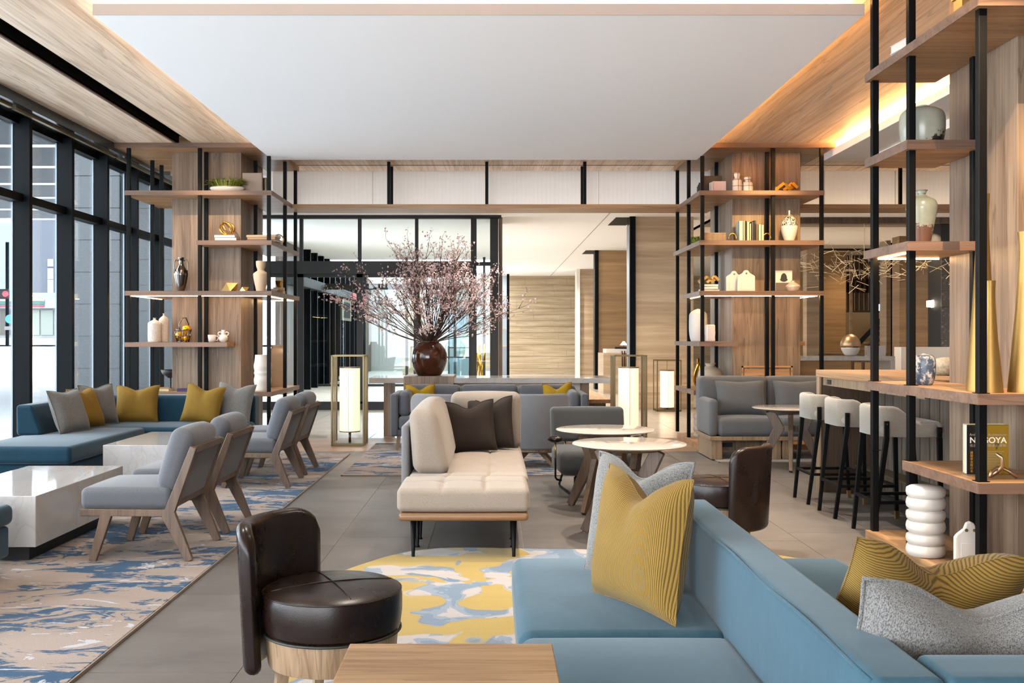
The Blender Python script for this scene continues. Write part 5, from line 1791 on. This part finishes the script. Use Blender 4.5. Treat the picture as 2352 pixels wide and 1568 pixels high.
for k in range(n_):
    y0 = 6.5 + 2.02 * k / n_
    obj('board', box(3.262 + OX - .004 * (k % 2), 3.29 + OX, y0 + OY + .002, y0 + OY + 2.02 / n_ - .002, .03, .985), 'wood_flute', t)
obj('kick', box(3.28 + OX, 3.30 + OX, 6.5 + OY, 8.52 + OY, 0, .04), 'black', t)
obj('foot_rest', box(3.10 + OX, 3.26 + OX, 6.9 + OY, 8.52 + OY, .22, .235), 'brass_dull', t)


def ribbon(path, z0, z1, th):
    """upright band along a plan path with changing top height, rounded on top"""
    P = [Vector((x, y, 0)) for x, y in path]
    V, F = [], []
    N = len(P)
    for i, p in enumerate(P):
        d = (P[min(i + 1, N - 1)] - P[max(i - 1, 0)]).normalized()
        nn = Vector((-d.y, d.x, 0))
        h = th / 2
        for o, z in ((-h, z0), (-h, z1[i] - h), (-h * .7, z1[i] - h * .3), (0, z1[i]), (h * .7, z1[i] - h * .3), (h, z1[i] - h), (h, z0)):
            V.append((p.x + nn.x * o, p.y + nn.y * o, z))
    m = 7
    for i in range(N - 1):
        for k in range(m):
            k2 = (k + 1) % m
            F.append((i * m + k, i * m + k2, (i + 1) * m + k2, (i + 1) * m + k))
    F.append(tuple(range(m - 1, -1, -1)))
    F.append(tuple((N - 1) * m + k for k in range(m)))
    return V, F


def bar_stool(label, x, y):
    t = thing('bar_stool', label, 'stool', (x, y, 0), PI / 2, 'cream bar stools at the walnut counter')
    obj('seat', rbox(-.205, .205, -.235, .19, .668, .768, .045, (0, 0, .01)), 'stool', t, smooth=True)
    path, zt = [], []
    for k in range(9):
        path.append((-.19, -.17 + .035 * k)); zt.append(max(0, (k - 2.5) / 5.5))
    for k in range(1, 8):
        a = PI + k * PI / 16 * 1.0
        path.append((-.11 + .08 * math.cos(PI - k * PI / 16), .11 + .08 * math.sin(PI - k * PI / 16))); zt.append(1.0)
    left = list(zip(path, zt))
    right = [((-p[0], p[1]), z) for p, z in reversed(left)]
    full = left + [((0, .192), 1.0)] + right
    P = [p for p, z in full]
    Z = [.755 + .115 * (z * z * (3 - 2 * z)) for p, z in full]
    obj('backrest', ribbon(P, .672, Z, .042), 'stool', t, smooth=True)
    for sx in (-1, 1):
        for sy, top in ((1, .775), (-1, .735)):
            yy = .16 if sy > 0 else -.185
            fy = .235 if sy > 0 else -.215
            lg = obj('leg', add(beam((sx * .216, yy, top), (sx * .214, yy, .66), .016, .032), beam((sx * .214, yy, .668), (sx * .175, fy, 0.0), .024, .034, .020, .026)), 'steel', t, bevel=.003)
            obj('bolt', lathe([(0, 0), (.006, 0), (.006, .002), (0, .002)], 10), 'silver', lg, loc=(sx * .2245, yy, top - .02), rot=(0, sx * PI / 2, 0))
            if sy < 0:
                obj('brass_tip', beam((sx * .1785, fy + .002, .06), (sx * .1745, fy, 0), .024, .030, .023, .029), 'brass', lg)
    zf = .24
    obj('foot_bar', add(beam((-.19, -.205, zf), (.19, -.205, zf), .02, .02, side=(0, 1, 0)), beam((-.19, .21, zf), (.19, .21, zf), .02, .02, side=(0, 1, 0)),
                        beam((-.19, -.205, zf), (-.19, .21, zf), .02, .02), beam((.19, -.205, zf), (.19, .21, zf), .02, .02)), 'steel', t)
    return t


bs = bar_stool('cream suede bar stool nearest the tall shelving', 2.735, 6.72)
dup(bs, (2.735, 7.44, 0), PI / 2, 'cream suede bar stool in the middle of the counter')
dup(bs, (2.735, 8.06, 0), PI / 2, 'cream suede bar stool at the loveseat end of the counter')


# ================================================================ LANTERNS
def lantern(label, x, y, w, h, sr, s0, s1, bars=True):
    t = thing('floor_lantern', label, 'lamp', (x, y, .001), 0, 'lantern floor lamps in metal frames')
    q = .0085
    a = w / 2
    for sx in (-1, 1):
        for sy in (-1, 1):
            obj('post', box(sx * a - q, sx * a + q, sy * a - q, sy * a + q, 0, h), 'brass_dull', t)
        if bars:
            for k in (-.33, .0, .33):
                obj('side_bar', box(sx * a - q * .8, sx * a + q * .8, k * w - q, k * w + q, .02, h - .01), 'brass_dull', t)
    for z in (h - q * 2, .004):
        obj('rail', add(box(-a, a, -a - q, -a + q, z, z + 2 * q), box(-a, a, a - q, a + q, z, z + 2 * q), box(-a - q, -a + q, -a, a, z, z + 2 * q), box(a - q, a + q, -a, a, z, z + 2 * q)), 'brass_dull', t)
    obj('base_plate', box(-a, a, -a, a, .002, .03), 'brass_dull', t)
    obj('pole', tube([(0, 0, .03), (0, 0, s0)], .016, 12), 'brass_dull', t, smooth=True)
    obj('shade', lathe([(0, s0), (sr, s0), (sr, s1), (0, s1)], 48), 'shade', t, smooth='auto')
    for z in (s0 - .008, s1 - .002):
        obj('shade_ring', lathe([(0, z), (sr + .004, z), (sr + .004, z + .012), (0, z + .012)], 40), 'brass_dull', t, smooth='auto')
    obj('seam_rod', tube([(.0, -sr - .004, s0), (.0, -sr - .004, s1 + .0)], .0022, 6), 'brass_dull', t)
    obj('hanger', tube([(0, 0, s1), (0, 0, h - .01)], .004, 6), 'brass_dull', t)
    obj('top_bar', box(-a, a, -q, q, h - 2 * q, h), 'brass_dull', t)
    return t


lantern('lit lantern floor lamp between the long rug and the far sofa', wx(803.5, 12.33), 12.33, .385, 1.105, .125, .165, .945)
lantern('lit lantern floor lamp beside the charcoal armchair', wx(1443.5, 12.33), 12.33, .385, 1.105, .125, .165, .945)
lantern('small lit lantern floor lamp against the stone pier', wx(1531, 18.05), 18.0, .42, .92, .125, .06, .72, False)

# ================================================================ LONG TABLE, VASE AND BRANCHES
t = thing('long_table', 'white marble long table on wooden supports', 'table', (0, 13.6, .001))
xb0, xb1 = wx(927, 13.2), wx(1042, 13.2)
obj('slab', box(-1.63, xb0, -.40, .45, .715, .785), 'marble', t, bevel=.003)
obj('slab', box(xb1, 1.58, -.40, .45, .715, .785), 'marble', t, bevel=.003)
obj('centre_block', box(xb0, xb1, -.41, .42, 0, .807), 'wood_v', t, bevel=.002)
for x in (-1.4, 1.25):
    obj('support', box(x - .05, x + .05, -.25, .3, 0, .715), 'wood_v', t)
obj('modesty_panel', box(xb1, 1.2, -.02, .02, .25, .715), 'white_warm', t)
t = thing('bench', 'walnut bench running past the end of the long table', 'bench', (1.41, 15.45, .001))
obj('seat', box(-.25, .25, -1.5, 1.5, .40, .452), 'wood_y', t)
for y in (-1.3, 1.3):
    obj('leg', box(-.2, .2, y - .04, y + .04, 0, .40), 'wood_dark', t)
yV, xV, zV = 13.5, wx(985.5, 13.5), .808
t = thing('flower_vase', 'round dark brown glazed vase on the wooden block', 'vase', (xV, yV, zV))
M['brown_glaze'] = speckle('dark_brown_glaze', srgb(70, 36, 26), srgb(98, 54, 34), 5, .4, .7, .12)
pv = smooth_prof([(.14, 0), (.17, .02), (.222, .12), (.243, .24), (.225, .34), (.165, .425), (.128, .45), (.124, .468), (.135, .485)], 5)
obj('body', lathe([(0, 0)] + pv + [(.112, .485), (.108, .45), (0, .44)], 48), 'brown_glaze', t, smooth='auto')
obj('neck_ring', tube([(.131 * math.cos(a), .131 * math.sin(a), .452) for a in [2 * PI * i / 40 for i in range(40)]], .008, 8, True), 'brown_glaze', t, smooth=True)

t = thing('blossom_branches', 'spray of pale pink cherry blossom branches in the brown vase', 'flowers', (xV, yV, zV + .46))
r = random.Random(5)
twV, twF, blV, blF, buV, buF = [], [], [], [], [], []


def put(V, F, g):
    o = len(V)
    V.extend(g[0])
    F.extend(tuple(i + o for i in q) for q in g[1])


def blossom(p, s):
    ax = Vector((r.uniform(-1, 1), r.uniform(-1, .4), r.uniform(-.6, 1))).normalized()
    u = ax.orthogonal().normalized()
    w = ax.cross(u)
    o = len(blV)
    blV.append(tuple(p))
    for k in range(10):
        a = 2 * PI * k / 10
        q = s * (1.0 if k % 2 == 0 else .55)
        blV.append(tuple(p + (u * math.cos(a) + w * math.sin(a)) * q + ax * (s * .3)))
    for k in range(10):
        blF.append((o, o + 1 + k, o + 1 + (k + 1) % 10))


def branch(p, d, ln, rad, lvl):
    pts = [p.copy()]
    n = 6 if lvl == 0 else 4
    for i in range(n):
        d = (d + Vector((r.uniform(-1, 1), r.uniform(-1, 1), r.uniform(-.6, 1.0))) * (.10 if lvl == 0 else .2)).normalized()
        p = p + d * (ln / n)
        pts.append(p.copy())
        if lvl < 2 and i >= (2 if lvl == 0 else 1):
            for _ in range(2 if lvl == 0 else 1):
                if r.random() < .8:
                    dd = (d + Vector((r.uniform(-1, 1), r.uniform(-1, 1), r.uniform(-.5, .8))) * .6).normalized()
                    branch(p.copy(), dd, ln * r.uniform(.16, .34), rad * .55, lvl + 1)
        if i >= (n - 2 if lvl == 0 else 1):
            k = r.choice([0, 0, 1, 2, 3]) if lvl else r.randint(1, 4)
            for _ in range(k):
                blossom(p + Vector((r.gauss(0, 1), r.gauss(0, 1), r.gauss(0, 1))) * .024, r.uniform(.012, .020))
    put(twV, twF, tube(pts, [rad * (1 - .75 * i / n) for i in range(n + 1)], 5))


for k in range(88):
    a = r.uniform(0, 2 * PI)
    el = r.choice([r.uniform(6, 40), r.uniform(40, 86), r.uniform(14, 75)])
    e = math.radians(el)
    d = Vector((math.cos(a) * math.cos(e), math.sin(a) * math.cos(e) * .8, math.sin(e)))
    q = r.random() ** .5 * .09
    base = Vector((math.cos(a) * q, math.sin(a) * q, -.02))
    branch(base, d, r.uniform(.85, 1.3) if el < 50 else r.uniform(.75, 1.22), .0075, 0)
M['twig'] = plain('brown_twig', srgb(58, 40, 32), .8)
M['petal'] = plain('pale_pink_petal', srgb(198, 172, 168), .7)
obj('twigs', (twV, twF), 'twig', t, kind='stuff')
obj('blossoms', (blV, blF), 'petal', t, kind='stuff')

# ================================================================ RECEPTION BEHIND THE SHELVES
def desk(label, x0, x1, y, h, d=.7):
    t = thing('reception_desk', label, 'desk', ((x0 + x1) / 2, y, .001))
    w = (x1 - x0) / 2
    obj('top', box(-w, w, 0, d, h - .07, h), 'marble', t, bevel=.003)
    obj('end', box(w - .07, w, 0, d, 0, h - .07), 'marble', t)
    obj('end', box(-w, -w + .07, 0, d, 0, h - .07), 'marble', t)
    obj('front_panel', box(-w + .07, w - .6, .3, .34, .05, h - .07), 'stone_b', t)
    return t


YD = 16.0
desk('white marble reception desk behind the bar', wx(1806, YD), wx(2056, YD), YD, wz(818, YD))
zD = wz(818, YD) + .002
t = thing('egg_lamp', 'bronze and white egg shaped ornament on the reception desk', 'ornament', (wx(1956, YD + .2), YD + .25, zD))
rr, hh = .158, .36
egg = smooth_prof([(.36 * rr, 0), (.62 * rr, .06 * hh), (.9 * rr, .28 * hh), (rr, .5 * hh)], 5)
obj('white_half', lathe([(0, 0)] + [(a, b) for a, b in egg if b <= .40 * hh], 36), 'ceramic_g', t, smooth=True)
egg2 = smooth_prof([(.9 * rr, .28 * hh), (rr, .5 * hh), (.93 * rr, .68 * hh), (.66 * rr, .86 * hh), (.3 * rr, .965 * hh), (0, hh)], 6)
obj('bronze_half', lathe([(a * 1.002, b) for a, b in egg2 if b >= .39 * hh], 36), 'bronze', t, smooth=True)
one('marble_monitor_box', box(-.15, .15, -.06, .06, 0, .165), 'marble', 'small white marble block on the reception desk', 'box', (wx(2010, YD + .3), YD + .3, zD))
ca = tag(obj('office_cabinet', box(wx(1880, 21), wx(2040, 21), 21, 21.4, 0, .98), 'wood_dark'), 'dark timber pigeonhole cabinet behind the reception desk', 'cabinet')
for k in range(6):
    for j in range(2):
        obj('pigeonhole', box(wx(1890 + 24 * k, 20.98), wx(1906 + 24 * k, 20.98), 20.97, 21.0, .60 - .3 * j, .80 - .3 * j), 'stone_b', ca)
# wall panels around the stair hall
sobj('wall_right', box(wx(1885, 26), wx(1943, 26), 26.0, 26.5, 0, 3.56), 'stone_b', 'brown stone wall panel left of the stair screen')
sobj('wall_right', box(wx(1853, 24.5), wx(1881, 24.5), 24.5, 24.8, 0, 3.56), 'stone', 'pale narrow stone pier behind the shelving')
sobj('wall_right', box(wx(2066, 22), wx(2240, 22), 22.0, 22.4, 0, 3.56), 'stone_b', 'honey stone wall behind the pendant lamps')
sobj('wall_right', box(wx(2036, 23), wx(2046, 23), 23.0, 23.4, 0, 3.56), 'stone', 'slim stone jamb beside the black recess')
sobj('wall_right', box(wx(2046, 23.6), wx(2066, 23.6), 23.6, 23.8, 0, 3.56), 'black', 'black recess panel between the stone walls')
M['dark_stone'] = speckle('dark_emperador_stone', srgb(52, 46, 42), srgb(150, 140, 128), 14, .56, .66, .3)
dc = tag(obj('dark_stone_column', box(wx(2162, 19.6), wx(2235, 19.6), 19.62, 20.2, 0, 3.9), 'black'), 'dark flecked stone column beside the honey stone wall', 'column')
pn = None
for k in range(10):
    if pn is None:
        pn = obj('stone_panel', box(wx(2162, 19.6), wx(2235, 19.6), 19.58, 19.62, .004, .316), 'dark_stone', dc)
    else:
        inst(pn, 'stone_panel', dc, (0, 0, .32 * k))
# stair hall with slat screen
YW = 27.0
x0, x1 = wx(1940, YW), wx(2036, YW)
sobj('wall_back', box(x0 - 1, x1 + 1.2, 30.4, 30.6, 0, 4.5), plain('stair_hall_cream', srgb(206, 176, 128), .8), 'cream wall of the stair hall')
sobj('wall_head', box(x0, x1, YW, YW + .2, wz(672, YW), wz(640, YW)), 'wood_dark', 'timber header of the stair screen')
t = thing('slat_screen', 'upright timber slat screen in front of the stair', 'screen', (x0, YW, 0))
sl = None
for k in range(9):
    x = .10 + k * .126
    for za, zb in ((wz(714, YW), wz(636, YW)), (wz(636, YW), 3.56)):
        if sl is None or k == 0:
            s_ = obj('slat', box(-.034, .034, 0, .12, za, zb), 'wood_dark', t, loc=(x, 0, 0))
            if k == 0 and sl is None:
                sl = []
            sl.append(s_)
        else:
            inst(sl[0 if zb < 3.5 else 1], 'slat', t, (x, 0, 0))
obj('rail', box(0, x1 - x0, 0, .12, wz(717, YW), wz(713, YW)), 'wood_dark', t)
obj('post', box(.12, .18, -.1, 0, 0, 3.56), 'stone', t)
t = thing('staircase', 'timber staircase with dark risers in the lit hall', 'stairs', (wx(1952, 28.2), 28.2, .001))
for k in range(10):
    obj('tread', box(.11 * k * (1 if k > 4 else .25), 1.9, .18 * k * .3, .18 * k * .3 + .4, .17 * k + .12, .17 * k + .17), 'stone_b', t)
    obj('riser', box(.11 * k * (1 if k > 4 else .25), 1.9, .18 * k * .3 + .02, .18 * k * .3 + .05, .17 * k, .17 * k + .12), 'wood_dark', t)
obj('stringer', beam((.1, -.02, 1.0), (1.0, -.02, 1.95), .04, .12, side=(0, 1, 0)), 'black', t)
spot('downlight', (wx(1985, 29), 29.0, 3.9), 170, 120, (1, .84, .6))


def pendant(label, px_, v0, v1, y, w):
    t = thing('pendant_lamp', label, 'lamp', (wx(px_, y), y, 0), 0, 'small paper pendant lamps')
    z0, z1 = wz(v1, y), wz(v0, y)
    obj('cord', tube([(0, 0, z1), (0, 0, 3.55)], .006, 6), 'black', t)
    for k, x in enumerate((-w * .34, 0, w * .34)):
        obj('shade', rbox(x - w * .16, x + w * .16, -w * .3, w * .3, z0 + .01 * (k != 1), z1 - .01 * (k != 1), .01), 'shade_w', t, smooth=True)


M['shade_w'] = emit('lit_white_shade', srgb(255, 240, 214), 3.0)
pendant('lit pendant lamp in front of the honey stone wall', 2145, 689, 706, 20.0, .24)
pendant('lit pendant lamp before the stair screen', 2024, 698, 714, 23.5, .18)

# stick chandelier
t = thing('stick_chandelier', 'wide chandelier of scattered thin brass rods', 'chandelier', (wx(1985, 20), 20.0, 2.9))
rr = random.Random(21)
rod_src = None
for k in range(230):
    a = rr.uniform(0, 2 * PI)
    q = math.sqrt(rr.random())
    px_ = rr.uniform(-1.6, 1.75)
    py_ = rr.uniform(-1.1, 1.1)
    pz_ = rr.gauss(-.05, .19) - .12 * (1 - abs(px_) / 1.8)
    if rod_src is None:
        rod_src = obj('rod', beam((-.15, 0, 0), (.15, 0, 0), .007, .007, side=(0, 1, 0)), plain('bright_brass_rod', srgb(250, 226, 180), .35, .3), t, loc=(px_, py_, pz_))
    else:
        o = inst(rod_src, 'rod', t, (px_, py_, pz_), (0, rr.gauss(0, .45), rr.uniform(0, 2 * PI)))
        s_ = rr.uniform(.5, 1.15)
        o.scale = (s_, 1, 1)
obj('stem', tube([(0, 0, 0), (0, 0, 1.08)], .006, 6), 'brass', t)
one('woven_bowl', lathe([(0, 0), (.06, 0), (.1, .04), (.105, .075), (.08, .115), (.03, .13), (0, .132)], 24), 'woven', 'rounded woven seagrass bowl upturned on the bar counter', 'bowl', (wx(2172, 7.3), 7.3, 1.045), smooth=True)
one('low_partition', box(wx(2070, 17.2), wx(2300, 17.2), 17.2, 17.5, .001, wz(797, 17.2)), 'white_warm', 'low cream partition behind the bar counter', 'partition')
# front desk far down the passage
YQ = 23.4
t = thing('concierge_desk', 'pale concierge desk with timber slats in the passage', 'desk', (wx(1420, YQ), YQ, .001))
obj('body', box(wx(1386, YQ) - wx(1420, YQ), wx(1428, YQ) - wx(1420, YQ), 0, 1.2, 0, wz(811, YQ)), 'stone', t)
obj('counter', box(wx(1398, YQ) - wx(1420, YQ), wx(1446, YQ) - wx(1420, YQ), .5, 1.2, wz(811, YQ), wz(802, YQ)), 'white_warm', t)
for k in range(4):
    obj('slat', box(.12 + .06 * k, .145 + .06 * k, .3, .34, 0, wz(806, YQ)), 'wood_dark', t)
t = thing('desk_lamp', 'small lit lamp standing on the concierge desk', 'lamp', (wx(1443, YQ), YQ + .8, wz(802, YQ) + .002))
obj('base', box(-.22, .12, -.1, .1, 0, .05), 'black', t)
obj('shade', lathe([(0, .09), (.09, .09), (.02, .18), (0, .18)], 20), 'shade_w', t, smooth='auto')
obj('stem', tube([(0, 0, .05), (0, 0, .1)], .01, 8), 'black', t)
# far courtyard screen seen through the doors
t = thing('courtyard_screen', 'tall grid screen of frosted panes in the courtyard', 'screen', (0, 31, 0))
xs = [wx(1060, 31), wx(1084, 31), wx(1094, 31)]
for k, (a, b, z0, z1) in enumerate(((1031, 1058, 0, 1.0), (1058, 1088, 0, .75), (1031, 1054, 1.02, 1.5), (1054, 1088, .77, 1.5), (1031, 1068, 1.52, 2.2), (1068, 1088, 1.52, 2.4), (1031, 1052, 2.22, 3.2), (1052, 1088, 2.42, 3.2))):
    obj('pane', box(wx(a, 31) + .02, wx(b, 31) - .02, 0, .03, z0 + .02, z1 - .02), plain('frosted_%d' % k, srgb(150 + 8 * (k % 4), 168 + 6 * (k % 4), 172 + 6 * (k % 3)), .3), t)
obj('grid', add(*[box(wx(v, 31) - .02, wx(v, 31) + .02, -.01, .04, 0, 3.25) for v in (1031, 1088)] + [box(wx(1031, 31), wx(1088, 31), -.01, .04, z, z + .03) for z in (.99, 1.5, 2.2, 3.22)]), 'black', t)
one('stone_return', box(wx(925, 34), wx(975, 34), 34.0, 34.3, 0, 3.5), 'stone_t', 'travertine return wall seen through the entrance doors', 'wall')
one('white_pier', box(wx(976, 34), wx(1000, 34), 33.9, 34.3, 0, 3.5), 'white', 'white pier behind the blossom vase', 'column')
# glowing reed sculpture
t = thing('reed_sculpture', 'slender gilded reed sculpture beyond the entrance', 'sculpture', (wx(1086, 22), 22, .001))
rr = random.Random(3)
for k in range(8):
    xq = -.06 + .035 * k
    hq = rr.uniform(.75, 1.35)
    obj('reed', tube([(xq, rr.uniform(-.05, .05), 0), (xq + rr.uniform(-.05, .05), 0, hq * .5), (xq + rr.uniform(-.1, .1), 0, hq)], [.012, .02, .03], 6), 'gold', t, smooth=True)
t = thing('glass_barrier', 'black framed glass barrier in the courtyard', 'barrier', (wx(1050, 24), 24, .001))
obj('frame', add(box(-.25, .34, 0, .03, .83, .86), box(.31, .34, 0, .03, 0, .86)), 'black', t)
obj('pane', box(-.25, .31, .01, .02, .05, .83), 'glass_t', t)
